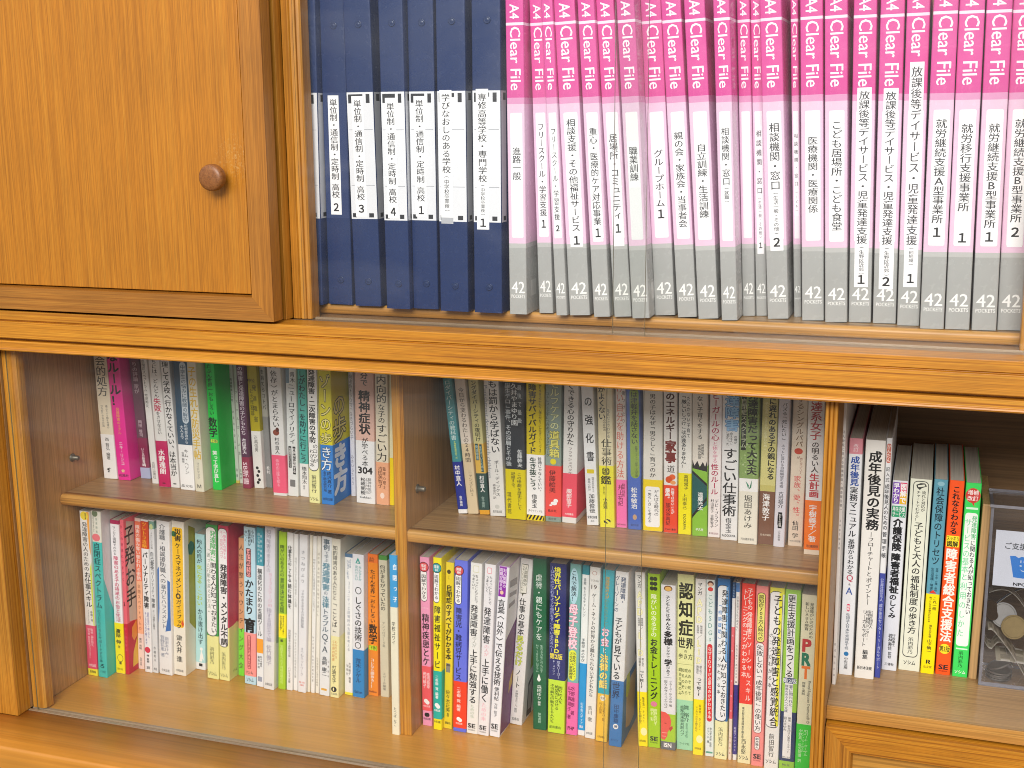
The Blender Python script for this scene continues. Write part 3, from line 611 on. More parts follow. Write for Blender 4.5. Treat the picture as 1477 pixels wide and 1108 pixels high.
('B',-146.1,1310.75,-453.96,11.69,190.0,128,0.0036,'#dcd9e2',[],[('t','バズる「死にたい」',157.79,116.77,6.43,7.01,'#26242a',0,'v',None),('t','ネットに溢れる自殺願望の考察',113.02,65.31,6.13,4.91,'#55525c',0,'v',None),('t','古田雄介',61.5,43.12,6.13,5.84,'#26242a',0,'v',None),('p',38.5,20.76,3.51,8.76,'#26242a',0.9),('t','わたしの居場',36.97,22.31,6.13,4.67,'#f6f4f2',0,'v',None),('t','小学館新書',18.44,6.81,5.84,4.67,'#6d6a68',0,'v',None)],[],'lavender white book with small black capsule near its foot'),
('B',-131.66,1318.52,-454.0,15.3,188.0,128,-0.0018,'#e6d6c2',[],[('t','するシングルパパ',163.78,109.25,8.03,8.42,'#7a5a3c',0,'v',None),('e',104.73,7.65,4.37,3.35,'#c8442c'),('t','が',99.45,96.42,7.65,4.59,'#7a3a2c',0,'v',None),('t','男になっていく',97.93,79.74,10.71,3.37,'#a05040',0,'v',None),('t','家族、愛、性。',78.22,29.94,7.65,7.65,'#d85c58',0,'v',None),('t','仙田\u3000学',28.4,9.03,7.27,7.65,'#1c1a1c',0,'v',None),('t','WAVE出版',6.7,4.36,7.65,11.48,'#6d6a68',0,'h',None)],[],'sandy beige book with red oval picture and red characters'),
('B',-112.64,1296.03,-454.0,17.07,210.0,128,-0.0105,'#f0ecea',[('#ff7a12',5.4,59.11,1),('#f4e0c8',0,5.4,0)],[('t','発達系女子',174.05,123.72,8.54,12.29,'#b41c28',1,'v',None),('t','の明るい人',122.25,88.98,8.54,10.58,'#33201e',1,'v',None),('t','生計画',88.24,62.11,8.54,12.29,'#c02430',2,'v',None),('t','宇樹義子／著',54.6,13.78,8.11,9.39,'#f6f4f2',1,'v',None),('t','河出書房新社',10.73,7.69,8.54,11.95,'#4a1c08',1,'h',None)],[],'white book with bright orange lower band against the fluted post'),
('C',-1002.78,1266.49,-701.87,14.35,221.02,128,0.0303,'#efece6',[('#e2506e',9.16,68.72,1),('#f6e83c',0,9.16,0)],[('y','#f0a848',[(10.4,220.57),(14.35,220.57),(14.35,163.9),(12.2,173.1)]),('y','#d8e84a',[(11.48,145.43),(14.35,154.68),(14.35,68.72),(12.56,68.72)]),('e',215.13,7.18,5.68,5.68,'#f0d83a'),('t','就労支援',218.76,210.58,8.97,5.74,'#1c1a1c',1,'v',None),('t','発達障害の人のための',206.94,141.72,6.82,8.61,'#1c1a1c',0,'v',None),('t','お仕事スキル',140.8,93.21,7.53,10.33,'#1c1a1c',1,'v',None),('t','参地・池',88.51,74.38,10.4,3.59,'#1c1a1c',0,'v',None),('t','スマイルワーキング',89.45,70.61,5.74,3.16,'#6d6a68',0,'v',None),('t','監修\u3000森井哲久',64.93,40.25,9.69,4.31,'#f8c8d0',0,'v',None),('t','協力者\u3000長田泰大プロジェクト',64.93,23.06,5.02,4.31,'#f8c8d0',0,'v',None),('t','合同出版',16.36,11.56,7.89,10.05,'#f8d8dc',1,'h',None),('t','合同出版',6.76,3.39,7.89,8.61,'#1c1a1c',1,'h',None)],[],'white book with raspberry band and yellow foot,leftmost on the lower shelf'),
('C',-986.36,1265.65,-701.79,13.42,223.06,150,0.0381,'#e4e2d4',[('#46c4bc',0,182.53,0)],[('e',219.82,5.37,4.18,4.18,'#6a7a5a'),('t','あなたがうまくいく',216.2,195.31,3.02,3.35,'#4a5a48',0,'v',None),('t','発達障害',215.29,193.48,7.38,2.95,'#8a9888',0,'v',None),('e',188.47,6.04,5.74,5.01,'#e87880'),('t','自閉症スペクトラム',181.62,93.68,6.37,9.66,'#0f4c52',1,'v',None),('t','の子どもたちをサポートする本',92.75,19.86,5.37,5.37,'#14585c',0,'v',None),('t','ろ',18.91,12.21,6.71,9.39,'#0f4c52',2,'v',None),('t','ナツメ社',9.33,5.98,7.38,8.05,'#0f4c52',0,'h',None)],[('y','#d8d4d6',[(0.39,227.82),(19.11,222.12),(19.11,85.43),(11.7,105.26),(0.39,134.63)])],'turquoise book with cream top and small red oval,broad right cover showing'),
('C',-971.36,1282.31,-701.83,12.91,207.45,148,0.0367,'#f2eef0',[('#b01a54',202.36,207.45,0),('#ffe800',0,69.42,1)],[('t','マンガと図解でわかる',199.62,160.96,5.81,6.46,'#3a3438',0,'v',None),('t','障害のある子の将来のお金と生活',160.03,71.03,6.78,8.01,'#c8285c',1,'v',None),('t','渡部\u3000伸',61.54,40.56,5.81,7.75,'#1c1a08',2,'v',None),('t','著',38.65,34.82,6.46,3.87,'#1c1a1c',0,'v',None),('e',21.39,7.43,4.39,5.23,'#6a5a08'),('e',21.39,7.43,3.77,4.6,'#ffe800'),('p',16.58,12.73,5.81,9.04,'#6a5a08',0.2),('t','主婦の友社',7.91,4.53,6.46,9.04,'#8a7a08',0,'h',None)],[],'white book with crimson characters and yellow lower band showing a light bulb'),
('C',-957.46,1282.37,-702.09,5.57,209.19,150,0.0377,'#f06878',[('#cc1232',0,69.6,0)],[('t','ひとの発達につまずく',203.51,126.0,2.5,3.9,'#a01a34',0,'v',None),('t','2',99.79,93.21,2.78,5.01,'#5a1020',2,'v',None),('t','マンガで学ぶ',64.87,31.52,2.78,3.34,'#e86078',0,'v',None)],[('y','#d8ccc0',[(5.62,205.77),(22.05,200.58),(22.05,67.91),(5.62,71.6)]),('t','子発お手',200.5,88.57,10.69,21.37,'#2a2220',1,'v',None),('y','#f2a03c',[(10.12,61.23),(20.25,68.63),(21.37,47.05),(13.5,41.65),(9.0,49.27)]),('y','#f4c83a',[(9.0,6.95),(11.25,27.21),(21.37,47.05),(22.05,8.04)])],'coral and crimson book with brush lettering on its exposed right cover'),
('C',-951.65,1301.94,-701.86,8.94,206.34,128,0.0494,'#f4dcd0',[('#f07a58',121.68,201.94,0),('#f8b890',49.24,121.68,0)],[('t','障害の傷み奪い奪われる衝動',197.32,122.62,4.47,6.44,'#fbe4da',0,'v',None),('t','自閉スペクトラムの',117.9,53.09,4.47,4.47,'#a05a3a',0,'v',None),('t','東洋\u3000美帆',43.46,27.03,4.47,4.47,'#6d6a68',0,'v',None),('t','合同出版',16.37,4.69,4.47,3.58,'#6d6a68',0,'v',None)],[],'thin peach book with coral upper panel of white characters'),
('C',-937.78,1296.22,-701.83,10.71,207.48,128,0.044,'#f0eeee',[('#d4481c',168.55,205.02,0)],[('t','ツレトラ攻略',204.1,169.1,5.36,7.71,'#f2b02c',1,'v',None),('t','パーソナリティ障害',164.47,87.86,5.63,7.71,'#1c1a1c',2,'v',None),('t','認知の歪み・癒しから',82.94,47.7,7.5,3.21,'#5a58a0',0,'v',None),('t','キレる人たちに届くまで',82.94,38.12,3.75,3.21,'#5a58a0',0,'v',None),('e',30.92,5.09,4.16,4.16,'#d8304c'),('t','林\u3000直樹',24.67,13.09,5.36,4.29,'#1c1a1c',1,'v',None),('t','法研',8.26,4.39,5.36,5.36,'#1c1a1c',1,'h',None)],[],'white book with burnt orange top panel and small red disc'),
('C',-926.69,1297.55,-701.96,7.8,207.21,128,0.0434,'#e2e3e4',[('#7da898',195.51,205.59,0)],[('e',198.26,3.9,2.49,3.73,'#c8d498'),('t','ナルシシズムの病',190.92,168.79,3.9,3.9,'#6d6a68',0,'v',None),('t','自己愛性',165.09,140.02,3.9,5.46,'#2c3036',1,'v',None),('t','パーソナリティ',139.09,103.49,3.9,4.68,'#50545a',0,'v',None),('t','障害',102.55,89.34,3.9,5.15,'#2c3036',1,'v',None),('t','正しい理解と治療法',86.5,59.93,3.9,3.9,'#6d6a68',0,'v',None),('t','市橋秀夫',36.99,14.87,3.9,3.51,'#6d6a68',0,'v',None),('t','大和',7.15,3.28,3.9,4.68,'#6d6a68',1,'h',None)],[],'narrow pale grey book with sage green top block'),
('C',-916.15,1296.54,-701.34,18.9,207.87,128,0.0509,'#ecebea',[],[('y','#3f72b8',[(0.47,142.03),(2.84,146.67),(2.36,88.67),(0.95,71.66),(0.47,69.76)]),('y','#3f72b8',[(14.65,129.93),(18.43,128.07),(18.43,62.17),(10.4,59.32),(14.18,79.23)]),('t','介護職・相談援助職への',203.75,124.33,8.51,10.96,'#4a4c54',0,'v',None),('t','暴力とハラスメント',123.4,63.12,8.98,10.96,'#5a6476',0,'v',None),('t','副田あけみ・',52.66,22.05,11.81,6.81,'#8a90a2',0,'v',None),('t','菅野花恵\u3000著',53.61,23.97,5.67,6.81,'#8a90a2',0,'v',None),('t','中央法規',7.61,3.75,9.45,11.34,'#6d6a68',0,'h',None)],[],'white book with ragged blue splashes behind grey characters'),
('C',-897.02,1300.44,-701.37,17.66,207.93,150,0.0528,'#efe9da',[],[('p',199.84,65.84,0.88,15.9,'#f6c220',0.2),('e',190.7,3.09,3.69,3.69,'#2c6a3c'),('t','災害',198.02,181.53,8.83,10.6,'#2c2410',2,'v',None),('t','ケースマネジメント',179.7,111.07,9.01,8.83,'#2c2410',1,'v',None),('t','◎',112.94,103.57,8.83,8.83,'#2c2410',1,'v',None),('t','ガイドブック',103.57,63.95,8.83,10.24,'#2c2410',1,'v',None),('y','#e05a28',[(13.69,77.2),(16.34,71.53),(14.13,66.79),(11.92,71.53)]),('t','津久井\u3000進',55.4,18.12,8.83,8.83,'#3c3830',1,'v',None),('t','合同出版',8.01,4.64,8.83,10.6,'#6d6a68',1,'h',None)],[('y','#b0a41c',[(10.2,200.67),(24.99,192.24),(24.99,54.41),(10.2,69.96)]),('y','#1e6a50',[(8.92,175.33),(15.3,178.75),(21.68,174.77),(24.23,166.47),(17.85,159.32),(10.2,161.96)])],'cream book with golden yellow title panel and small red mark,right cover showing'),
('C',-879.13,1323.4,-701.5,14.14,185.56,128,0.0567,'#b8e4e8',[('#eef0f0',0,9.92,0)],[('t','他人の目が',178.52,145.89,6.71,8.48,'#24343a',1,'v',None),('t','気になる',144.02,118.63,6.71,9.33,'#b6cc48',2,'v',None),('t','・こわい',117.69,88.31,6.71,8.48,'#b6cc48',1,'v',None),('t','から抜け出す',84.5,34.63,7.42,7.35,'#24464c',1,'v',None),('e',28.83,8.48,2.06,2.26,'#f6f4f2'),('y','#f6f4f2',[(8.13,27.86),(10.6,21.08),(12.37,13.32),(9.9,15.26),(9.19,11.37),(5.3,11.37),(6.71,19.14)]),('p',8.46,4.56,4.95,9.9,'#1c1a1c',0.1)],[],'pale sky blue book with a tiny white figure near its foot'),
('C',-850.5,1304.43,-701.45,16.68,206.82,128,0.0509,'#ece99c',[('#3f9c4c',58.82,206.82,0)],[('p',204.04,57.87,0.42,15.18,'#2a3a2c',0.45),('p',203.14,59.1,0.83,14.52,'#f1f0ec',0.42),('t','発達障害に',199.51,158.44,10.43,8.34,'#3cb45a',1,'v',None),('t','関わる人が知っておきたい',157.52,62.59,10.68,8.68,'#242824',1,'v',None),('t','「困った行動を変える方法」',176.75,87.97,4.17,5.01,'#8a968a',0,'v',None),('t','浜内彩乃',43.68,19.9,7.51,6.67,'#6a6a4a',0,'v',None),('t','ソシム',9.39,4.6,7.93,11.68,'#1c1a1c',1,'h',None)],[],'pale yellow book with green top and white title label'),
('C',-832.77,1304.52,-701.57,14.47,207.17,150,0.0504,'#ece89c',[('#c63e5c',72.28,207.17,0)],[('p',203.91,44.98,0.36,13.02,'#2c1c20',0.45),('p',203.01,46.11,0.72,12.52,'#f1eeee',0.42),('t','「障害に合併する',200.29,163.93,9.4,4.34,'#e08aa0',0,'v',None),('t','うつ症状のコツ',200.29,163.93,5.06,4.34,'#e08aa0',0,'v',None),('t','発達障害・メンタル不調',156.61,47.81,7.6,10.13,'#20181a',2,'v',None),('t','浜内彩乃',38.36,14.61,6.51,6.08,'#6a6a4a',0,'v',None),('t','ソシム',8.89,4.59,6.87,10.13,'#1c1a1c',1,'h',None)],[('y','#ece89c',[(0.63,70.5),(20.58,74.69),(20.58,-2.77),(0.63,6.18)]),('t','ソシム',13.78,6.1,13.65,8.4,'#1c1a1c',1,'h',None)],'crimson book with outlined white title label,red and yellow right cover showing'),
('C',-816.62,1323.11,-701.8,8.47,186.63,128,0.0588,'#e2a676',[('#80e43c',0,64.74,0)],[('t','人生が整うマウンティング大全',180.4,8.35,4.23,6.77,'#5a4428',0,'v',None)],[],'thin tan and lime green book standing recessed beside the crimson one'),
('C',-796.7,1304.57,-701.5,16.14,208.92,128,0.0497,'#bfe0ee',[('#f69a94',11.2,69.48,1)],[('t','小児科',205.73,188.65,12.51,4.84,'#1c1a1c',0,'v',None),('t','看護教育が',205.73,184.14,8.07,4.84,'#1c1a1c',0,'v',None),('t','身につく',203.94,189.55,3.23,4.52,'#1c1a1c',0,'v',None),('p',181.43,143.29,3.23,10.49,'#2a1c20',0.3),('p',180.53,144.2,4.04,9.69,'#f0a0a0',0.28),('t','はじめての',179.62,145.12,6.86,6.78,'#3a1c24',1,'v',None),('t','かたまり',140.82,93.64,7.67,12.11,'#16181c',2,'v',None),('t','育',91.78,67.61,8.07,16.14,'#0c0c0e',3,'v',None),('p',66.68,20.66,4.84,9.69,'#a03038',0.4),('p',65.93,21.42,5.57,8.96,'#f69a94',0.36),('t','小児科医PANDA',64.81,22.55,7.26,5.33,'#a03038',1,'v',None),('t','ソシム',17.83,14.04,7.26,9.69,'#1c1a1c',1,'h',None),('t','ソシム',8.35,3.61,8.07,9.69,'#1c1a1c',1,'h',None)],[],'light blue book with one huge black character above a salmon band'),
('C',-778.38,1302.47,-701.78,9.84,210.61,128,0.0524,'#eceef0',[('#3f9aac',161.41,210.61,0)],[('t','特別支援教育',202.8,165.03,6.89,2.95,'#cfe6ea',0,'v',None),('t','自立活動のヒント',204.59,164.13,3.44,3.34,'#cfe6ea',0,'v',None),('t','構造化のための支援ツール',157.79,67.84,4.92,6.69,'#16181c',1,'v',None),('p',64.59,45.46,0.74,9.59,'#f6a42c',0.05),('t','佐々木敏幸',41.72,26.7,6.64,2.95,'#1c1a1c',0,'v',None),('t','縄岡好晴',41.72,23.88,3.2,2.95,'#1c1a1c',0,'v',None),('p',13.51,6.89,1.97,7.87,'#9aa2b4',0.1)],[],'white book with teal top panel and small orange block'),
('C',-766.23,1298.68,-701.43,14.45,214.18,150,0.0599,'#dddbe4',[('#e6e6e4',0,64.73,0)],[('t','知的障害のある人の',210.91,155.35,5.78,6.07,'#9894a0',0,'v',None),('t','ライフステージの',155.35,109.88,8.31,6.07,'#d8a4b4',0,'v',None),('t','接する見立て論',108.97,63.81,7.22,7.22,'#a09aac',0,'v',None),('t','佐竹優子',60.09,32.12,7.22,7.22,'#a09aac',0,'v',None),('t','金剛出版',8.64,4.86,7.22,10.11,'#6d6a68',0,'h',None)],[('y','#a8b8b0',[(4.95,210.47),(16.17,205.04),(16.17,58.42),(4.95,61.26)])],'lavender white book with faint grey and pink characters,greenish right cover'),
('C',-748.96,1304.16,-701.74,10.12,208.01,150,0.055,'#a9d02c',[('#fdee14',69.16,100.86,0)],[('t','障がいのある人の',191.04,149.68,5.06,6.27,'#2c4a0c',1,'v',None),('t','意思決定支援',148.78,102.33,5.06,6.27,'#2c5a0c',1,'v',None),('t','地域生活で安心して暮らし',98.66,72.86,7.08,3.04,'#5a5a0c',1,'v',None),('t','本当の希望を聞く',98.66,78.41,3.54,3.04,'#5a5a0c',1,'v',None),('t','編',67.31,63.61,5.06,4.05,'#1c1a1c',1,'v',None),('t','全国手をつなぐ育成会連合会',59.89,7.53,5.06,4.55,'#d8f080',0,'v',None)],[],'lime green book with small lemon yellow block,among white booklets'),
('C',-737.58,1304.7,-701.86,8.33,207.77,150,0.0529,'#ececea',[],[('t','仕事をたのしくやる',191.06,143.46,4.17,5.0,'#1a1a1a',2,'v',None),('t','読む体操を',141.65,108.92,4.17,5.0,'#1a1a1a',2,'v',None),('t','知的障害者の高齢化支援',81.41,44.39,4.17,3.33,'#6d6a68',0,'v',None),('t','ハピネス文庫',31.34,9.8,4.17,3.33,'#6d6a68',0,'v',None)],[],'white booklet with rough black brush lettering,beside lime green book'),
('C',-728.73,1306.28,-702.0,5.8,206.31,150,0.0515,'#efefed',[],[('t','特性に合わせた発達障害者への支援',176.17,111.11,2.9,3.48,'#a8a8a6',0,'v',None),('t','NPO法人おおさか成年後見支援',78.11,16.8,2.9,2.9,'#9a9a98',0,'v',None)],[],'thin white booklet with faint grey text,left of the grey spaced title'),
('C',-721.22,1303.77,-701.67,10.99,207.21,150,0.0574,'#e9e9ec',[],[('t','き\u3000つ\u3000ね\u3000び\u3000よ\u3000り',187.04,144.95,5.5,5.5,'#7a7a80',0,'v',None),('t','つまのあるある人の体験談集',136.83,85.87,5.5,4.4,'#8c8c92',0,'v',None),('t','きつねネットワーク',60.11,22.03,5.5,4.4,'#9c9ca2',0,'v',None),('t','発達・保護',14.55,12.21,5.5,7.7,'#e06a5a',0,'h',None),('t','文庫版',10.81,8.47,5.5,5.5,'#e06a5a',0,'h',None)],[],'white booklet with widely spaced grey characters and red print at its foot'),
('C',-709.99,1307.33,-702.06,3.84,206.88,150,0.0614,'#ebe4d2',[],[],[],'very thin blank cream booklet'),
('C',-704.97,1306.9,-701.99,5.16,206.14,150,0.0594,'#efeeea',[],[('t','特性に合わせた発達障害\u3000自己への気づき',176.93,108.43,2.58,3.1,'#a2a29e',0,'v',None),('t','NPO法人\u3000おおさか発達支援',76.41,14.29,2.58,2.58,'#96968f',0,'v',None)],[],'thin white booklet with faint grey text,right of the blank cream one'),
('C',-698.82,1307.43,-702.02,5.07,206.03,150,0.0557,'#eeeade',[],[('t','成年後\u3000金銭問題を克服する過ごし',186.21,101.63,2.53,3.04,'#a6a496',0,'v',None),('t','社会福祉法人連合会編集',48.39,9.32,2.53,2.53,'#a6a496',0,'v',None)],[],'thin ivory booklet touching the book with blue grey bold title'),
('C',-691.75,1304.23,-701.5,13.62,207.47,150,0.0588,'#e6e9eb',[],[('t','事例',204.59,190.12,6.81,9.81,'#566a78',2,'v',None),('t','で学ぶ',189.23,175.05,6.81,6.81,'#566a78',0,'v',None),('t','発達障害',174.16,138.42,6.81,10.21,'#4c8498',2,'v',None),('t','の',138.42,132.13,6.81,5.45,'#566a78',0,'v',None),('t','法律',131.23,115.89,6.81,10.21,'#4c8498',2,'v',None),('t','トラブル',114.99,84.1,6.81,8.99,'#566878',1,'v',None),('t','Q',82.28,71.3,6.81,9.53,'#4a5866',0,'v',None),('t','&',71.3,67.64,6.81,4.77,'#4a5866',0,'v',None),('t','A',66.72,56.62,6.81,9.53,'#4a5866',0,'v',None),('t','鳥飼\u3000康二',52.01,26.12,6.47,6.81,'#4a4e54',1,'v',None),('t','日本法令',49.25,23.34,11.92,2.45,'#6d6a68',0,'v',None),('p',9.38,6.58,2.72,10.21,'#e0a832',0.1)],[],'white book with bold blue grey title ending in Q&A'),
('C',-676.37,1303.11,-701.7,11.62,206.54,128,0.0514,'#eae6d6',[('#efe8aa',0,81.14,0)],[('t','知的障害のある人たちと',198.06,127.92,4.94,6.39,'#2c2a26',0,'v',None),('t','「ことば」',126.13,83.69,5.23,6.74,'#2c2a26',0,'v',None),('t','わかりやすさ',75.5,51.74,7.55,3.49,'#d0904c',0,'v',None),('t','と合理的配慮',76.41,48.07,4.07,3.49,'#d0904c',0,'v',None),('t','打浪文子',42.56,18.57,5.23,5.58,'#3a3830',1,'v',None),('e',10.69,5.23,3.77,3.59,'#1c1a1c'),('e',10.69,4.65,0.94,2.26,'#efe8aa'),('t','生活書院',6.05,3.26,5.81,8.13,'#6d6a68',0,'h',None)],[],'cream and pale yellow book with round black emblem at its foot'),
('C',-662.31,1314.99,-701.87,10.87,184.62,128,0.0394,'#f0f0f0',[('#56799c',180.21,184.62,0),('#f4ea3c',0,3.56,0)],[('t','人生の質',178.43,166.9,7.34,2.72,'#5a7a9c',0,'v',None),('t','ひきこもり',176.66,151.75,4.35,4.35,'#8a98b0',0,'v',None),('t','コミュニティと居場所の支援を考える',149.96,57.63,5.43,3.91,'#9aa0ac',0,'v',None),('t','大原敏子\u3000編著',43.85,16.12,7.06,3.26,'#6d6a68',0,'v',None),('t','学苑社',41.08,25.38,3.8,3.26,'#6d6a68',0,'v',None)],[],'narrow white book with slate blue top block and yellow foot'),
('C',-649.73,1312.37,-701.82,15.16,186.3,128,0.0314,'#e9e9ee',[('#2286ca',0,63.0,1)],[('y','#3aa49a',[(4.17,174.53),(10.99,174.53),(7.58,182.47)]),('y','#e9e9ee',[(6.44,175.42),(8.72,175.42),(7.58,178.5)]),('t','みんなとか',171.89,152.4,10.23,4.25,'#3a9c98',0,'v',None),('t','変わりたい',171.89,152.4,5.69,4.25,'#3a9c98',0,'v',None),('e',139.95,7.96,4.13,4.69,'#1c1a1c'),('e',139.95,7.96,3.19,3.75,'#e9e9ee'),('t','しぐさの技術',131.91,74.27,7.58,10.01,'#202024',1,'v',None),('e',68.82,7.2,4.13,4.22,'#1c1a1c'),('e',68.82,7.2,3.19,3.28,'#e9e9ee'),('t','荒木シゲル',51.86,19.37,7.58,7.28,'#123a66',1,'v',None),('t','Gakken',9.21,5.51,7.58,10.61,'#0e3a6e',1,'h',None)],[],'white book with small teal triangle and cobalt blue lower band'),
('C',-633.84,1322.62,-701.92,13.25,184.64,128,0.0288,'#f68e1e',[('#f47a28',173.45,184.64,0)],[('t','永野',180.52,174.33,3.98,3.98,'#5a2a08',0,'v',None),('t','先生',180.52,174.33,7.29,3.98,'#5a2a08',0,'v',None),('t','たぶん世界一おもしろい',165.47,95.59,6.63,6.89,'#33200c',1,'v',None),('t','数学',94.68,68.34,6.96,11.26,'#2a1808',2,'v',None),('p',66.51,60.12,0.99,12.59,'#cfe02a',0.1),('t','［下巻］',66.06,60.58,6.63,10.6,'#3a5a08',1,'h',None),('t','コレなら読める！！',49.51,9.5,5.96,6.63,'#f6f4f2',1,'v',None),('t','Gakken',6.72,3.94,6.63,9.94,'#7a2a08',1,'h',None)],[],'orange book with bold dark characters and small yellow green block'),
('C',-617.67,1323.74,-702.14,11.37,184.01,128,0.0143,'#d9d2b8',[('#4f9440',178.02,184.01,0)],[('t','何がまちがっていたの',171.85,113.14,5.4,7.05,'#33302a',1,'v',None),('t','アンソロジー４集',98.76,65.29,5.69,3.98,'#8a867a',0,'v',None),('t','スクール編集',32.43,8.52,5.69,4.55,'#8a867a',0,'v',None)],[],'greyish cream book with green top block,beside the orange book'),
('C',-564.57,1238.11,-702.19,9.25,218.95,200,0.012,'#ece6cc',[('#3fa0da',157.01,218.95,0)],[('t','自閉っ子',211.68,160.35,6.71,5.74,'#eaf2f8',2,'v',None),('t','学校コワイ',139.43,111.62,4.16,4.63,'#55524a',0,'v',None),('t','たつば\u3000なこ',34.6,10.28,4.39,3.7,'#6a665a',0,'v',None)],[],'tall blue and cream book pulled forward against the divider'),
('D',-539.48,1270.27,-702.25,11.77,208.44,148,0.0045,'#f4a0c4',[('#f45f66',18.97,74.83,1)],[('p',193.17,154.45,0.59,8.83,'#2a2a34',0.5),('p',192.34,155.3,1.12,8.3,'#f6f4f2',0.46),('e',196.52,5.0,6.15,6.15,'#5a1420'),('e',196.52,5.0,5.27,5.27,'#e05058'),('t','福祉',199.86,196.1,5.0,5.88,'#f6f4f2',1,'h',None),('t','知識',195.69,192.76,5.0,4.71,'#f6f4f2',1,'h',None),('t','図解でわかる',187.65,157.84,4.71,5.88,'#2a2228',0,'v',None),('t','心の病気とくらし',150.22,143.43,5.88,8.83,'#f8d4e4',0,'h',None),('t','精神疾患とケ',140.03,75.7,6.18,9.18,'#1c1418',1,'v',None),('t','植田俊幸',67.03,47.01,8.24,4.24,'#fbd8dc',1,'v',None),('t','田村綾子',67.9,47.88,3.82,4.24,'#fbd8dc',1,'v',None),('e',31.26,5.0,2.63,2.63,'#f6f4f2'),('e',29.51,6.77,2.63,2.63,'#f6f4f2'),('t','中央法規',26.0,23.36,5.88,8.24,'#fbd8dc',1,'h',None),('e',13.69,5.0,2.28,2.63,'#1c1a1c'),('e',13.69,6.77,2.28,2.63,'#1c1a1c'),('t','中央法規',10.16,7.07,5.88,8.83,'#5a2a40',1,'h',None)],[],'pink book with red disc and coral lower band,first on the lower right shelf'),
('D',-523.57,1264.33,-702.1,10.34,211.73,148,0.0194,'#f6e600',[('#20b2a4',13.55,73.59,1)],[('p',196.42,157.09,0.52,7.75,'#2a2a34',0.5),('p',195.59,157.94,0.98,7.29,'#f6f4f2',0.46),('e',199.33,4.39,6.09,6.09,'#123a44'),('e',199.33,4.39,5.22,5.22,'#3aa0a4'),('t','障害',202.65,198.92,4.39,5.17,'#f6f4f2',1,'h',None),('t','福祉',198.5,195.59,4.39,4.14,'#f6f4f2',1,'h',None),('t','図解でわかる',191.43,161.3,4.14,5.17,'#2a2228',0,'v',None),('t','障害福祉サービ',154.57,76.18,5.27,7.86,'#24210a',1,'v',None),('t','二本柳\u3000覚\u3000編著',68.41,38.91,4.65,3.93,'#f6f4f2',1,'v',None),('e',31.06,4.65,2.61,2.61,'#f6f4f2'),('e',29.31,6.2,2.61,2.61,'#f6f4f2'),('t','中央法規',25.82,22.76,5.17,7.24,'#f6f4f2',1,'h',None),('t','中央法規',11.35,8.28,5.17,7.75,'#4a4408',1,'h',None)],[],'yellow book with teal disc and teal lower band'),
('D',-512.98,1270.57,-701.98,10.08,205.24,148,0.0318,'#ecd22c',[],[('e',193.97,4.03,2.26,2.61,'#4a4010'),('t','こころ',189.79,184.77,4.03,6.05,'#6a5c14',0,'v',None),('t','自閉症のすべてがわかる本',178.49,86.21,4.54,7.26,'#22200a',2,'v',None),('p',81.9,70.66,2.02,7.06,'#8a8478',0.1),('t','講談社',81.9,77.58,5.04,5.04,'#1c1a1c',1,'h',None),('t','佐々木正美',48.93,20.91,4.79,5.54,'#4a4414',0,'v',None),('t','監修',20.03,14.75,5.04,3.02,'#1c1a1c',0,'v',None),('t','講談社',8.58,5.49,5.04,7.06,'#4a4414',1,'h',None)],[],'plain mustard yellow book between the teal banded and violet books'),
('D',-500.16,1267.5,-701.89,16.03,210.36,148,0.0258,'#6874e4',[('#f2421e',4.57,62.91,1)],[('p',194.96,156.56,0.8,9.22,'#2a2a34',0.5),('p',194.13,157.4,1.52,8.5,'#f6f4f2',0.46),('e',197.86,5.61,6.03,6.03,'#4a1018'),('e',197.86,5.61,5.17,5.17,'#d44850'),('t','障害',201.18,197.45,5.61,5.77,'#f6f4f2',1,'h',None),('t','福祉',197.03,194.13,5.61,4.81,'#f6f4f2',1,'h',None),('t','図解でわかる',190.81,159.08,5.05,5.77,'#2a2228',0,'v',None),('t','障害児・難病児サービス',153.45,63.78,6.01,8.01,'#181c52',1,'v',None),('t','二本柳\u3000覚\u3000編著',56.0,25.58,6.81,5.13,'#fbdcd4',1,'v',None),('e',15.97,6.81,2.41,2.41,'#f6f4f2'),('e',14.66,8.82,2.41,2.41,'#f6f4f2'),('t','中央法規',11.59,8.96,7.61,8.01,'#fbdcd4',1,'h',None)],[],'periwinkle blue book with vermilion lower band'),
('D',-483.59,1267.45,-701.75,13.9,209.2,148,0.0397,'#eceae6',[],[('p',206.14,197.87,3.47,10.42,'#d8d4b4',0.2),('p',205.31,198.7,4.03,9.87,'#eceae6',0.2),('t','ちょっとしたことで',195.39,161.24,7.99,4.45,'#4a4a4a',0,'v',None),('t','うまくいく',195.39,177.11,4.17,4.45,'#4a4a4a',0,'v',None),('t','発達障害',159.06,120.81,5.91,9.17,'#26262a',1,'v',None),('t','の人が',120.81,107.21,6.95,6.25,'#b8b8b0',0,'v',None),('t','上手に勉強する',105.09,37.54,6.6,9.45,'#26262a',1,'v',None),('t','ための本',36.67,19.23,6.6,6.95,'#b8c4b0',0,'v',None),('t','SE',12.23,6.97,6.25,8.62,'#1c1a1c',2,'h',None),('t','SHOEISHA',5.22,3.46,6.25,8.34,'#6d6a68',0,'h',None)],[],'white book with olive icon whose bold title ends above pale green characters'),
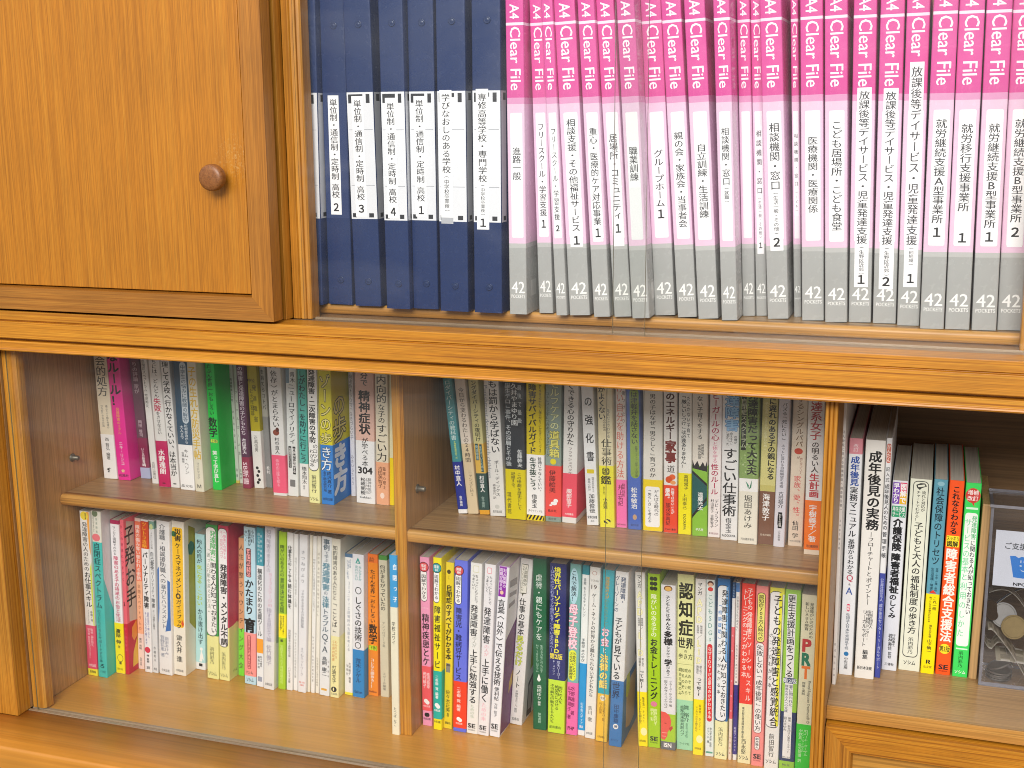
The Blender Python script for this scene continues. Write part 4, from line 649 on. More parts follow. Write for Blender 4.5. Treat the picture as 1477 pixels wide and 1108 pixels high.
('D',-469.46,1267.19,-701.59,13.11,209.68,148,0.0543,'#ecE8ea',[],[('p',205.67,198.24,3.28,8.52,'#e89aa4',0.2),('p',204.85,199.06,3.8,7.99,'#ece8ea',0.2),('t','ちょっとしたことで',195.76,161.65,7.86,4.19,'#4a4a4a',0,'v',None),('t','うまくいく',195.76,175.84,3.93,4.19,'#4a4a4a',0,'v',None),('t','発達障害',158.3,113.62,5.57,8.91,'#26262a',1,'v',None),('t','の人が',112.77,98.3,6.23,5.9,'#eab4bc',0,'v',None),('t','上手に働く',95.74,41.49,6.03,9.17,'#26262a',1,'v',None),('t','ための本',40.62,17.96,6.23,6.82,'#f0b8c4',0,'v',None),('t','SE',11.83,6.57,5.9,8.13,'#1c1a1c',2,'h',None),('t','SHOEISHA',4.81,3.06,5.9,7.86,'#6d6a68',0,'h',None)],[],'pinkish white book with pink icon and pale pink small characters'),
('D',-455.29,1268.02,-701.49,12.27,209.15,148,0.0663,'#eeecf0',[('#c8a4d0',208.1,209.15,0)],[('p',208.1,172.48,0.92,9.51,'#8c1ea4',0.05),('t','対人関係の',206.45,183.29,7.36,4.17,'#f0d8f4',1,'v',None),('t','距離が縮まる',206.45,179.97,3.37,4.17,'#f0d8f4',1,'v',None),('e',177.47,4.91,2.03,2.37,'#f0c8a8'),('t','言葉〈以外〉で伝える技術',169.56,63.98,5.4,8.59,'#232226',1,'v',None),('t','便利帖',62.26,44.95,5.64,6.13,'#3a383e',0,'v',None),('t','大谷\u3000佳子',42.35,24.93,5.64,4.29,'#5a5860',0,'v',None),('t','SE',15.75,9.62,5.64,8.1,'#1c1a1c',2,'h',None),('t','SHOEISHA',8.3,6.11,5.64,7.36,'#6d6a68',0,'h',None)],[('y','#7c4a84',[(0.8,119.58),(39.16,133.81),(39.16,-16.12),(0.8,2.26)]),('y','#a8a2a8',[(5.99,190.5),(31.97,186.03),(31.97,177.57),(5.99,182.18)]),('y','#a8a2a8',[(5.99,175.51),(31.97,170.79),(31.97,165.7),(5.99,170.5)]),('y','#a8a2a8',[(5.99,162.14),(27.97,160.42),(27.97,155.32),(5.99,157.1)]),('y','#c8a850',[(23.98,57.8),(35.96,69.93),(35.96,52.34),(23.98,44.65)])],'white book with bright purple top panel,purple right cover showing'),
('D',-442.8,1303.78,-701.22,15.02,207.17,148,0.0722,'#e9e6e4',[],[('y','#5a584a',[(1.88,200.37),(10.14,200.37),(9.77,164.82),(6.38,163.97),(5.26,160.56),(4.13,163.97),(1.88,163.97)]),('y','#e9e6da',[(2.25,199.53),(9.77,199.53),(9.39,165.67),(2.25,164.82)]),('t','人間関係が',197.85,173.32,7.51,3.91,'#5a584a',0,'v',None),('t','うまくいってほめられた',197.85,167.38,4.36,3.61,'#5a584a',0,'v',None),('t','仕事の基本',158.86,112.47,6.01,8.11,'#2e2e30',1,'v',None),('t','見るだけ',112.47,74.16,6.01,9.31,'#d8e05a',1,'v','#7a8a2c'),('t','ノート',70.13,46.01,6.38,6.91,'#3a3a3c',0,'v',None),('t','平野敦士カール\u3000監修',43.36,14.93,6.38,4.51,'#6d6a68',0,'v',None),('t','宝島社',8.68,5.1,6.76,9.01,'#6d6a68',1,'h',None)],[('y','#b8c832',[(19.98,113.58),(35.96,114.1),(35.96,65.25),(19.98,62.5)]),('y','#1e2a2c',[(31.97,124.5),(39.16,123.39),(39.16,59.36),(33.97,57.18)]),('y','#4a4c50',[(15.98,47.41),(33.97,54.49),(35.96,-2.56),(15.98,3.51)]),('y','#c8c4c4',[(17.98,42.04),(31.97,48.2),(31.97,8.47),(19.98,10.59)])],'white book with small outlined label and yellow green middle characters'),
('D',-412.96,1300.63,-702.24,16.08,209.9,148,0.0037,'#14643f',[],[('t','虐待・親にもケアを',191.67,110.96,7.23,8.04,'#dcE8e0',0,'v',None),('t','生きる力をとりもどす',105.86,71.61,10.45,4.18,'#a8d0b8',0,'v',None),('t','ＭＹ\u3000ＴＲＥＥプログラム',105.86,71.61,5.22,4.18,'#a8d0b8',0,'v',None),('y','#eef4ee',[(7.23,69.89),(8.84,65.59),(9.16,63.0),(8.04,60.41),(6.43,60.41),(5.31,63.0),(5.79,65.59)]),('e',63.0,7.23,2.2,2.2,'#eef4ee'),('t','森田ゆり',56.09,37.03,7.64,6.11,'#dce8e0',0,'v',None),('t','編著',36.16,30.07,7.64,4.82,'#dce8e0',0,'v',None),('t','築地書館',21.36,8.24,8.04,4.18,'#a8d0b8',0,'v',None)],[],'dark green book with white characters and a white water drop'),
('D',-394.16,1298.06,-702.04,19.77,207.27,148,0.0129,'#20286e',[('#c9ea3c',0,66.21,1)],[('t','境界性パーソナリティ障害',203.28,121.54,9.39,8.9,'#f4ee3c',2,'v',None),('t','=',122.38,116.47,9.39,6.92,'#f4ee3c',2,'v',None),('t','BPD',117.31,98.67,9.39,8.3,'#f4ee3c',2,'v',None),('t','―はれものにさわるような毎日をすごしている方々へ―',203.28,100.36,3.46,5.14,'#aab0dc',0,'v',None),('t','第2版',98.67,91.86,8.9,14.83,'#f0e048',2,'h',None),('t','荒木リーガー',90.16,67.93,11.86,5.53,'#c4c8e8',0,'v',None),('t','P・メイソン',90.16,72.22,6.42,5.53,'#c4c8e8',0,'v',None),('t','周りの人を',59.34,37.78,14.83,5.93,'#2a3a10',0,'v',None),('t','絶望的にさせる',60.2,29.12,10.38,5.93,'#2a3a10',0,'v',None),('t','不可解な行動をとる人たち',61.06,11.73,4.94,6.33,'#2a3a10',0,'v',None),('t','星和書店',9.11,5.62,8.9,13.84,'#4a5a20',0,'h',None)],[],'thick navy book with yellow characters and lime lower band'),
('D',-372.43,1299.34,-702.03,12.88,208.59,128,0.0212,'#7cb6b2',[('#f070b2',0,65.16,1)],[('e',181.96,5.15,5.32,21.63,'#b4dce8'),('t','これで解決！',200.94,163.7,5.15,6.44,'#1e3440',1,'v',None),('t','母子登校',161.21,105.79,5.15,10.95,'#f8d8e4',2,'v','#d8286c'),('p',104.94,67.47,1.29,9.98,'#e8f03a',0.5),('t','不登校にしない、',102.4,70.04,7.41,4.12,'#2a3430',1,'v',None),('t','させない家庭教育',102.4,69.18,3.86,4.12,'#2a3430',1,'v',None),('t','水野達朗\u3000著',61.47,24.38,7.09,4.64,'#7a1050',1,'v',None),('t','山下真理子\u3000著',61.47,19.17,3.22,4.38,'#7a1050',1,'v',None),('t','PHP',10.48,6.12,5.8,7.73,'#6a0a3c',2,'h',None)],[],'grey teal and pink book with outlined pink characters'),
('D',-359.3,1301.76,-702.11,8.29,207.59,148,0.0232,'#eef0ee',[('#2a8e9c',196.44,207.59,0),('#209cdc',6.67,89.32,1)],[('t','書籍\u3000おとなもチャレンジ',192.32,145.82,3.73,3.32,'#4a5a60',0,'v',None),('t','手帳部\u3000本の学び',119.8,91.02,3.73,4.15,'#38484e',0,'v',None),('t','幻冬舎メディア',41.35,13.63,4.15,3.32,'#d8eef8',0,'v',None),('t','講談',12.76,9.28,4.15,4.15,'#f6f4f2',0,'h',None)],[],'narrow white book with teal top and azure lower band'),
('D',-349.92,1297.76,-701.98,12.35,207.97,148,0.0256,'#ecebe6',[],[('e',200.8,5.56,2.8,2.47,'#c8a8a0'),('e',200.8,5.56,2.14,1.81,'#ecebe6'),('t','子どもの心',194.24,190.14,6.17,8.64,'#6d6a68',0,'h',None),('t','19',186.85,181.92,5.56,6.17,'#5a4a48',0,'h',None),('t','ゲーム・ネットの世界から離れられない子どもたち',176.97,50.89,5.87,5.43,'#3c3a3a',0,'v',None),('t','吉川\u3000徹',40.59,20.77,5.56,5.19,'#6a6866',0,'v',None),('t','合同出版',7.78,4.74,5.56,7.41,'#6d6a68',1,'h',None)],[],'ivory white book with small heart outline at its top'),
('D',-335.84,1294.29,-701.84,13.06,207.68,128,0.035,'#2eaaba',[('#f4c444',0,58.92,1)],[('t','発達障害の人が',199.79,173.58,5.88,5.23,'#b89a48',2,'v',None),('t','のためのやさしい',172.76,140.52,5.88,5.23,'#7a9a78',0,'v',None),('t','お金',139.69,116.34,5.75,9.14,'#fbe4ec',1,'v','#e06a90'),('t','と',115.5,107.96,5.55,5.23,'#f6f4f2',0,'v',None),('t','法律の話',107.12,65.72,5.75,9.67,'#f6e27a',2,'v','#c88a2c'),('e',53.8,6.21,3.27,3.27,'#f4f0e0'),('t','監修',55.51,52.09,6.21,5.23,'#8a6418',1,'h',None),('t','浜内彩乃\u3000監',48.68,25.52,8.16,3.66,'#a4741c',0,'v',None),('t','村上由美',48.68,34.12,4.25,3.66,'#a4741c',0,'v',None),('t','合同出版社',7.4,4.37,6.21,8.49,'#8a6418',1,'h',None)],[],'teal book with pink and gold outlined characters and amber lower band'),
('D',-319.07,1288.01,-701.86,14.85,209.76,148,0.0297,'#eceaea',[('#3a7abc',0,80.35,0)],[('t','発達障害・',203.91,171.42,9.28,6.24,'#1c3a64',1,'v',None),('t','グレーゾーンの',204.72,161.61,2.6,5.05,'#1c3a64',0,'v',None),('p',203.1,176.32,11.29,11.59,'#1c3a64',0),('t','子どもが',155.87,123.72,5.94,8.62,'#1c2026',1,'v',None),('t','見ている',122.89,81.19,5.94,8.91,'#1c2026',1,'v',None),('t','世界',78.67,58.45,5.94,9.21,'#122c54',1,'v',None),('t','田中康雄',51.68,28.73,7.43,5.94,'#1a4478',1,'v',None),('e',24.47,7.43,3.07,3.23,'#f6f4f2'),('t','著',26.17,22.76,7.43,4.46,'#1a4478',1,'h',None),('t','SBクリエイ',9.06,6.48,6.68,8.91,'#1a4478',0,'h',None)],[('y','#3a7abc',[(1.24,81.08),(60.92,73.38),(60.92,-28.18),(1.24,2.12)]),('y','#c8ac84',[(15.54,59.34),(34.19,72.23),(60.92,71.64),(60.92,11.92),(37.3,9.28),(18.65,14.96)]),('y','#c8d04a',[(12.43,81.95),(27.97,80.98),(31.08,60.77),(21.76,52.19),(12.43,56.53)]),('y','#5a5856',[(43.51,178.41),(60.92,167.76),(60.92,82.07),(49.73,95.5),(52.84,128.43),(43.51,149.06)])],'thick white over blue book,blue right cover with tan shape showing'),
('D',-287.27,1297.98,-702.3,11.22,207.56,128,-0.0302,'#eceae6',[('#ffea10',0,66.16,0)],[('t','マンガ',204.8,189.48,5.05,5.61,'#2a2828',1,'v',None),('t','APD',186.25,156.19,5.05,7.86,'#f8f4c4',2,'v','#b0a418'),('t','聴覚情報',154.56,144.76,7.3,2.69,'#6d6a68',0,'v',None),('t','処理障害',154.56,144.76,3.65,2.69,'#6d6a68',0,'v',None),('t','／',143.94,138.2,5.61,5.61,'#8a8878',0,'v',None),('t','LiD',138.2,107.74,5.05,7.41,'#f8f4c4',2,'v','#b0a418'),('t','聞き取り',106.91,96.15,7.3,2.69,'#6d6a68',0,'v',None),('t','困難症',106.91,96.98,3.93,2.69,'#6d6a68',0,'v',None),('t','って',92.83,82.85,5.61,5.61,'#22201c',1,'v',None),('t','何!?',82.02,70.34,5.61,6.96,'#22201c',2,'v',None),('t','阪本浩一',60.3,46.02,7.3,2.92,'#7a6c10',0,'v',None),('t','きょうこ',44.34,29.16,7.3,2.69,'#7a6c10',0,'v',None),('t','マンガでわかる聞き取り',57.78,26.62,3.65,2.69,'#8a7c18',0,'v',None),('e',18.15,7.3,3.69,4.81,'#fbf6b0'),('t','合同出版',7.97,5.41,5.61,7.3,'#7a6c10',1,'h',None)],[],'white and yellow book with outlined letters APD,left of the lime green book'),
('D',-275.74,1299.12,-702.3,13.8,207.04,148,-0.0183,'#a8d210',[],[('e',201.26,4.83,2.39,2.39,'#2a3408'),('e',195.63,4.83,2.39,2.39,'#2a3408'),('e',189.98,4.83,2.39,2.39,'#2a3408'),('e',201.26,8.63,2.39,2.39,'#2a3408'),('e',195.63,8.63,2.39,2.39,'#2a3408'),('e',189.98,8.63,2.39,2.39,'#2a3408'),('t','障がいのある子の',183.76,133.04,6.9,6.9,'#f2f8d0',1,'v',None),('t','お金トレーニング',131.4,58.43,6.9,8.56,'#182004',2,'v',None),('e',52.98,6.9,3.67,3.19,'#e0809c'),('t','鹿野佐代子',47.52,27.29,8.63,4.14,'#ecf4a8',1,'v',None),('t','明石\u3000彩',47.52,32.36,4.83,4.14,'#ecf4a8',1,'v',None),('t','SE',13.31,8.22,6.9,8.56,'#1c1a1c',2,'h',None),('t','SHOEISHA',6.94,5.24,6.9,8.28,'#4a6008',0,'h',None)],[],'lime green book with pink flower mark between the APD book and white book'),
('D',-261.06,1298.75,-702.3,16.66,195.98,148,-0.0178,'#e8e7ea',[('#a9d02a',9.68,43.39,0),('#6c6d72',0,9.68,0)],[('e',191.97,8.33,4.75,3.33,'#7a4a1c'),('e',191.57,8.33,3.64,2.53,'#eab860'),('t','子どもたちは',183.93,158.87,7.91,5.0,'#26262a',1,'v',None),('t','みんな',158.87,143.42,8.33,5.66,'#1c1c20',2,'v',None),('t','多様',142.61,125.45,8.33,9.99,'#141418',3,'v',None),('t','ななかで',124.63,109.85,8.33,4.66,'#26262a',0,'v',None),('t','学',109.02,100.78,8.33,8.66,'#141418',3,'v',None),('t','びあう',100.78,89.21,8.33,5.33,'#1c1c20',1,'v',None),('p',87.56,87.06,3.33,12.49,'#9a9aa0',0),('t','ぐるーぷ・ゆらの会\u3000編',84.24,52.6,11.24,4.0,'#6d6a68',0,'v',None),('t','佐々木サミュエルズ',84.24,50.09,5.83,4.33,'#6d6a68',0,'v',None),('y','#e8584c',[(0.17,45.9),(5.83,45.06),(9.99,41.71),(12.08,34.99),(10.83,26.57),(7.91,21.51),(7.5,16.44),(4.16,11.37),(0.17,13.06)]),('y','#c03a34',[(9.16,26.57),(13.33,29.94),(13.74,26.57),(10.83,22.36)]),('p',32.47,31.63,4.16,6.66,'#7a1c18',0.2),('p',20.67,19.82,1.25,7.08,'#f4a090',0.2),('p',16.44,15.6,1.25,6.25,'#f4a090',0.2),('t','ISN',7.98,2.9,7.91,8.33,'#f6f4f2',2,'h',None)],[],'white book with orange bowl icon,red creature drawing and dark grey foot'),
('D',-244.16,1304.14,-702.3,18.37,208.35,150,-0.0155,'#e8e8a6',[('#a4dcb4',0,60.26,0)],[('t','認',199.31,179.21,9.65,16.17,'#20200f',2,'v',None),('t','知',177.6,158.18,9.65,16.17,'#20200f',2,'v',None),('t','症',156.56,136.21,9.65,16.17,'#20200f',2,'v',None),('t','世界',134.57,121.89,9.65,16.54,'#20200f',2,'h',None),('t','の',120.66,116.55,9.65,3.67,'#33331c',0,'v',None),('t','歩き方',115.73,109.16,9.65,15.62,'#33331c',0,'h',None),('p',103.39,102.98,0.92,17.46,'#9a9a60',0),('t','認ある場のみ',99.27,65.26,3.67,3.67,'#5c6638',1,'v',None),('t','知るのぞた',99.27,66.1,6.89,3.67,'#5c6638',1,'v',None),('t','症人のいら',99.27,66.1,10.57,3.67,'#5c6638',1,'v',None),('t','ののぞ見て',99.27,66.1,14.24,3.67,'#5c6638',1,'v',None),('t','筧\u3000裕介',54.41,34.29,11.02,6.61,'#3a5a44',0,'v',None),('t','認知症未来共創ハブ',53.58,16.59,6.43,4.78,'#3a5a44',0,'v',None),('t','issue+design',32.61,14.9,11.48,4.04,'#5a8a68',0,'rr',None),('t','ライツ社',8.97,6.01,9.19,11.02,'#4a7a58',0,'h',None)],[],'pale yellow to mint book with three huge black characters 認知症'),
('D',-224.48,1297.12,-702.3,11.42,207.73,128,-0.0083,'#eceae6',[('#ffea10',0,66.9,0)],[('t','マンガ',203.96,188.83,5.14,5.71,'#2a2828',1,'v',None),('t','APD',185.63,155.94,5.14,8.0,'#f8f4c4',2,'v','#b0a418'),('t','聴覚情報',154.32,144.63,7.43,2.74,'#6d6a68',0,'v',None),('t','処理障害',154.32,144.63,3.71,2.74,'#6d6a68',0,'v',None),('t','／',143.82,138.15,5.71,5.71,'#8a8878',0,'v',None),('t','LiD',138.15,108.04,5.14,7.54,'#f8f4c4',2,'v','#b0a418'),('t','聞き取り',107.22,96.57,7.43,2.74,'#6d6a68',0,'v',None),('t','困難症',107.22,97.39,4.0,2.74,'#6d6a68',0,'v',None),('t','って',93.28,83.42,5.71,5.71,'#22201c',1,'v',None),('t','何!?',82.59,71.04,5.71,7.08,'#22201c',2,'v',None),('t','阪本浩一',61.1,46.98,7.43,2.97,'#7a6c10',0,'v',None),('t','きょうこ',45.32,30.29,7.43,2.74,'#7a6c10',0,'v',None),('t','マンガでわかる聞き取り',58.62,27.78,3.71,2.74,'#8a7c18',0,'v',None),('e',19.4,7.43,3.59,4.68,'#fbf6b0'),('t','合同出版',9.31,6.79,5.71,7.43,'#7a6c10',1,'h',None)],[],'white and yellow book with outlined letters APD,right of the one with huge characters'),
('D',-210.8,1298.19,-702.3,9.47,207.66,148,-0.018,'#e6efec',[],[('e',203.2,4.73,3.41,3.1,'#5a2c1c'),('e',202.01,4.73,2.48,2.33,'#f0c0a0'),('p',199.23,194.47,1.89,7.57,'#d83c34',0.5),('t','こどもSDGs',192.08,134.32,4.73,5.68,'#7aa098',0,'v',None),('p',133.51,41.66,1.66,7.34,'#d8202c',0.5),('t','なぜSDGsが必要なのかがわかる本',130.27,44.98,4.5,3.98,'#fbe4e0',1,'v',None),('t','秋山宏次郎\u3000監修',35.0,10.77,6.15,2.46,'#1c1a1c',0,'v',None),('t','バウンド\u3000著',35.0,15.79,3.31,2.46,'#1c1a1c',0,'v',None),('p',5.73,3.63,0.95,8.52,'#5aa088',0.1)],[],'white book with children icon and tall red capsule of white characters'),
('D',-200.15,1295.71,-702.3,13.87,211.38,150,-0.0086,'#f2efb6',[('#2f74b6',45.75,211.38,0)],[('p',204.22,44.92,0.35,12.62,'#1e3450',0.4),('p',203.43,46.08,0.83,12.06,'#eef0f2',0.38),('p',202.64,115.39,9.85,11.93,'#7ab4e8',0.2),('t','発達障害に関わる人が',199.48,104.83,8.46,6.93,'#1a1c20',1,'v',None),('t','知っておきたい',104.02,49.88,8.46,6.38,'#1a1c20',1,'v',None),('t','「相談援助」',183.62,139.63,3.47,4.16,'#4a88c8',1,'v',None),('t','のコツがわかる本',138.02,76.24,3.47,3.88,'#3a4048',1,'v',None),('t','浜内彩乃',38.29,15.81,6.59,5.27,'#6a6648',0,'v',None),('t','ソシム',8.29,4.1,6.59,9.71,'#1c1a1c',1,'h',None)],[],'bright blue book with tall white title label over pale yellow foot'),
('D',-185.0,1297.29,-702.3,3.57,207.87,128,-0.0052,'#f0dcc8',[('#28507c',189.89,207.87,0),('#e8e6e6',156.76,189.89,0),('#e8626c',49.07,156.76,0)],[('t','こころの本',206.49,190.68,1.78,1.78,'#b8c8dc',0,'v',None),('t','家族・支援者',155.64,49.9,1.78,1.78,'#f8c0c4',0,'v',None),('t','合同出版',30.01,4.98,1.78,1.78,'#c87a6a',0,'v',None)],[],'very thin coral red book with dark blue top'),
('D',-180.22,1298.17,-702.3,4.29,207.98,148,-0.0098,'#eceae6',[('#3a2f86',7.03,89.6,1)],[('p',207.43,197.18,0.21,4.08,'#4a7ab4',0.05),('t','災害支援が女性の視点を！',192.43,151.84,2.15,2.36,'#6d6a68',0,'v',None),('t','竹信三恵子・赤石千衣子\u3000編',136.59,91.23,2.15,2.15,'#6d6a68',0,'v',None),('t','岩波ブックレット',40.3,10.37,2.15,2.58,'#c4c0e0',1,'v',None)],[],'very thin white book with indigo lower band'),
('D',-174.27,1294.26,-702.3,14.15,209.42,150,-0.0053,'#efe8b8',[('#f04438',70.65,209.42,0)],[('t','子どもの',204.7,179.49,9.2,5.94,'#fbdcd4',1,'v',None),('t','発達障害と',177.91,146.11,9.2,5.66,'#fbdcd4',1,'v',None),('t','ソーシャルスキル',144.51,73.43,9.55,5.94,'#fbdcd4',1,'v',None),('t','トレーニングの',203.13,158.87,4.25,5.66,'#fbdcd4',1,'v',None),('t','コツがわかる本',157.28,101.07,4.6,5.66,'#fbdcd4',1,'v',None),('t','東京都立発達障害学園主宰',66.89,29.05,4.95,2.83,'#1c1a1c',0,'v',None),('t','西永堅',29.05,10.8,6.37,5.38,'#4a4630',0,'v',None),('t','ソシム',9.14,4.56,6.72,9.91,'#1c1a1c',1,'h',None)],[],'bright red book with two columns of white characters over cream foot'),
('D',-159.14,1292.69,-702.3,12.84,209.02,148,-0.004,'#f4928e',[],[('p',201.52,144.7,1.61,10.27,'#3a2c1c',0.4),('p',200.74,145.5,2.18,9.63,'#f2e878',0.38),('t','認知症700万人時代の',199.18,147.09,5.91,5.65,'#3a341c',1,'v',None),('p',144.7,38.74,1.41,10.27,'#a04a4a',0.4),('p',143.91,39.56,1.93,9.76,'#f4f0ee',0.38),('t','失敗しない',142.31,108.68,5.91,7.19,'#26201e',0,'v',None),('t','「成年後見」',107.88,69.82,5.91,7.19,'#26201e',0,'v',None),('t','の使い方',69.01,41.2,5.91,6.93,'#26201e',0,'v',None),('p',35.45,18.95,2.89,8.99,'#a04a4a',0.45),('p',34.79,19.61,3.47,8.41,'#f4f0ee',0.42),('t','鈴木雅人',33.8,20.61,5.91,5.14,'#1c1a1c',1,'v',None),('t','SE',13.99,8.6,6.42,7.96,'#1c1a1c',2,'h',None),('t','SHOEISHA',7.36,5.7,6.42,7.7,'#a04a4a',0,'h',None)],[],'salmon pink book with yellow capsule above a white title capsule'),
('D',-144.94,1290.88,-702.3,15.36,209.44,150,-0.0011,'#ecebe8',[('#e8e44a',202.54,209.44,0)],[('p',205.65,48.64,0.38,13.82,'#2c2c38',0.35),('p',204.88,49.62,0.77,13.29,'#f0eeee',0.33),('p',204.1,51.09,9.98,13.21,'#f2ee3c',0.1),('t','子どもの発達障害と感覚統合',201.76,50.27,8.6,9.22,'#1e1a1a',1,'v',None),('t','のコツがわかる本',159.42,94.05,3.07,4.61,'#4a4848',0,'v',None),('t','前田智行',42.1,14.17,7.3,6.14,'#5a5856',0,'v',None),('t','ソシム',10.87,6.74,7.3,10.75,'#1c1a1c',1,'h',None)],[],'white book whose outlined title label is half yellow,near the fluted post'),
('D',-128.64,1289.17,-702.3,16.34,209.92,148,-0.002,'#9cd048',[('#2a3c66',12.88,70.7,0)],[('p',205.13,16.17,3.27,11.85,'#f0f0f0',0.08),('t','更生支援計画をつくる',204.35,110.02,7.35,8.5,'#2c2e34',1,'v',None),('p',110.02,103.63,2.04,14.3,'#33446e',0.05),('t','第2版',109.22,104.11,8.17,14.71,'#e8ecf2',1,'h',None),('t','罪に問われた',102.03,77.15,9.81,4.25,'#3a4460',0,'v',None),('t','障害のある人への支援',102.03,69.89,5.31,4.25,'#3a4460',0,'v',None),('t','編著\u3000一般社団法人東京ＴＳネット',65.05,22.73,9.4,3.6,'#6d6a68',0,'v',None),('t','堀江まゆみ',65.05,48.02,4.9,4.25,'#6d6a68',0,'v',None),('t','現代人文社',18.63,16.17,7.35,8.17,'#6d6a68',0,'h',None),('t','現代人文社',9.6,7.13,7.35,8.17,'#6d6a68',1,'h',None)],[],'apple green book with white title strip and navy lower part'),
('D',-111.48,1288.41,-702.3,15.92,206.51,148,-0.0007,'#e6e2c2',[('#3ed040',0,59.15,1)],[('t','発達障がい児のための',198.18,157.72,10.74,4.46,'#3a3a30',0,'v',None),('t','新しいＡＢＡ療育',198.18,166.32,5.97,4.46,'#3a3a30',0,'v',None),('t','P',156.16,142.81,7.16,7.96,'#c03a3c',3,'h',None),('t','R',140.45,127.04,7.16,8.28,'#1e7a5c',3,'h',None),('t','T',125.46,111.99,7.16,7.96,'#ee7a2c',3,'h',None),('t','Pivotal Response Treatment® の',109.61,60.77,11.14,4.14,'#4a4a40',0,'rr',None),('t','理論と実践',108.02,92.87,5.57,3.82,'#4a4a40',0,'v',None),('t','ロバート・クーゲル',53.5,22.63,10.74,3.82,'#c8f4c0',0,'v',None),('t','リン・クーゲル',53.5,26.71,7.56,3.82,'#c8f4c0',0,'v',None),('t','小野真・佐久間徹\u3000訳',53.5,14.46,4.38,3.82,'#c8f4c0',0,'v',None)],[],'cream and green book with stacked coloured letters PRT,last before the post'),
('E',-74.75,1249.59,-575.0,3.74,300.0,210,-0.0077,'#e6e2dc',[],[('t','法人後見に関する意識調査〈調査報告書〉',269.19,185.25,1.87,2.62,'#7a7672',0,'v',None),('t','2007年3月',178.03,144.6,1.87,2.25,'#7a7672',0,'v',None),('t','西成後見の会',47.35,7.13,1.87,2.25,'#9a9692',0,'v',None)],[],'tall thin white report,leftmost in the open niche beside the post'),
('E',-69.83,1277.08,-575.0,13.22,254.51,182,-0.0034,'#eceef0',[('#dc929c',238.23,254.51,0)],[('t','改訂',249.03,240.39,6.61,5.95,'#f4dcde',0,'v',None),('t','成年後見',236.07,204.89,6.61,8.99,'#2a50a0',2,'v',None),('t','実務マニュアル',204.17,150.5,6.61,8.19,'#1c2026',1,'v',None),('t','基礎からわかる',148.64,110.19,6.61,6.61,'#1c2026',1,'v',None),('t','Q',110.19,101.92,6.61,7.93,'#c0485c',0,'v',None),('t','&',101.17,98.15,6.61,3.3,'#6d6a68',0,'v',None),('t','A',97.4,87.58,6.61,8.72,'#3a5aa0',0,'v',None),('p',78.48,70.13,4.96,8.26,'#e0486a',0.5),('t','編集',77.35,71.27,6.61,3.3,'#f6f4f2',0,'v',None),('t','社団法人日本社会福祉士会',68.6,28.0,6.61,5.02,'#6a7480',0,'v',None),('e',23.37,6.61,2.39,2.39,'#2a7ab4'),('t','中央法規',19.51,6.34,6.61,3.97,'#1c1a1c',0,'v',None)],[],'white book with pink top block and blue then black bold characters'),
('E',-53.95,1273.71,-575.0,19.36,254.9,182,-0.0031,'#e9e7e0',[],[('t','成年後見の実務',243.83,160.88,10.17,13.17,'#1a1a1a',2,'v',None),('t','―フローチャート',158.67,117.99,9.68,6.2,'#2a2a2a',0,'v',None),('t','と',117.25,111.28,9.68,5.81,'#2a2a2a',0,'v',None),('t','ポイント―',110.54,81.3,9.68,6.2,'#2a2a2a',0,'v',None),('t','公益社団法人',75.26,55.58,13.75,4.26,'#1c1a1c',0,'v',None),('t','成年後見センター・',75.26,41.88,10.84,4.65,'#1c1a1c',0,'v',None),('t','リーガルサポート',75.26,35.0,7.55,4.65,'#1c1a1c',0,'v',None),('t','編集',31.94,21.21,9.68,5.42,'#1c1a1c',1,'v',None),('t','新日本法規',13.52,9.67,9.68,14.52,'#1c1a1c',1,'h',None)],[],'widest cream white book in the niche with heavy black title'),
('E',-34.12,1280.0,-575.0,5.71,256.46,182,-0.0039,'#e4e4e4',[('#414c9e',0,114.23,0)],[('p',250.74,230.68,0.86,4.85,'#c06a5a',0.4),('t','かんたん',250.03,231.4,2.85,3.99,'#f6e0d4',1,'v',None),('t','記入式',227.09,210.49,2.85,3.77,'#3a3a3a',1,'v',None),('t','成年後見人のための',209.04,160.16,2.85,4.56,'#26272c',1,'v',None),('t','管理手帳',159.43,129.86,2.85,4.56,'#26272c',1,'v',None),('t','公益社団法人\u3000成年後見センター・リーガルサポート',109.0,9.51,2.85,3.42,'#b8bedc',0,'v',None)],[],'narrow white and indigo book between the two heavy titled white books'),
('E',-28.17,1301.99,-574.95,15.22,207.26,150,0.0034,'#e4e6ea',[],[('p',205.32,182.48,0.76,7.61,'#7a4ab0',0.05),('p',205.32,195.03,7.76,14.45,'#d8305c',0.05),('p',194.29,182.48,7.76,14.45,'#e8b428',0.05),('t','早わかり',204.59,183.22,4.18,6.09,'#f6f4f2',2,'v',None),('t','図解で',204.59,183.22,11.03,6.09,'#f6f4f2',2,'v',None),('p',180.27,168.4,0.76,14.45,'#2a9a6a',0.05),('t','再生支援',179.53,174.34,7.61,12.17,'#f6f4f2',1,'h',None),('t','サービス',173.97,169.15,7.61,12.17,'#f6f4f2',1,'h',None),('t','介護保険',166.92,131.79,7.61,9.43,'#131418',3,'v',None),('t','障害者福祉',129.54,85.6,7.61,9.43,'#131418',3,'v',None),('t','のしくみ',84.84,58.02,7.23,7.61,'#131418',2,'v',None),('t','行政書士',41.05,27.09,10.65,3.35,'#1c1a1c',0,'v',None),('t','若林美佳',41.05,22.43,7.23,4.26,'#1c1a1c',1,'v',None),('t','監修',20.87,13.07,7.61,3.8,'#1c1a1c',0,'v',None),('t','三修社',8.39,5.26,7.61,9.13,'#1c1a1c',1,'h',None)],[],'white book with purple,red,yellow and green title blocks'),
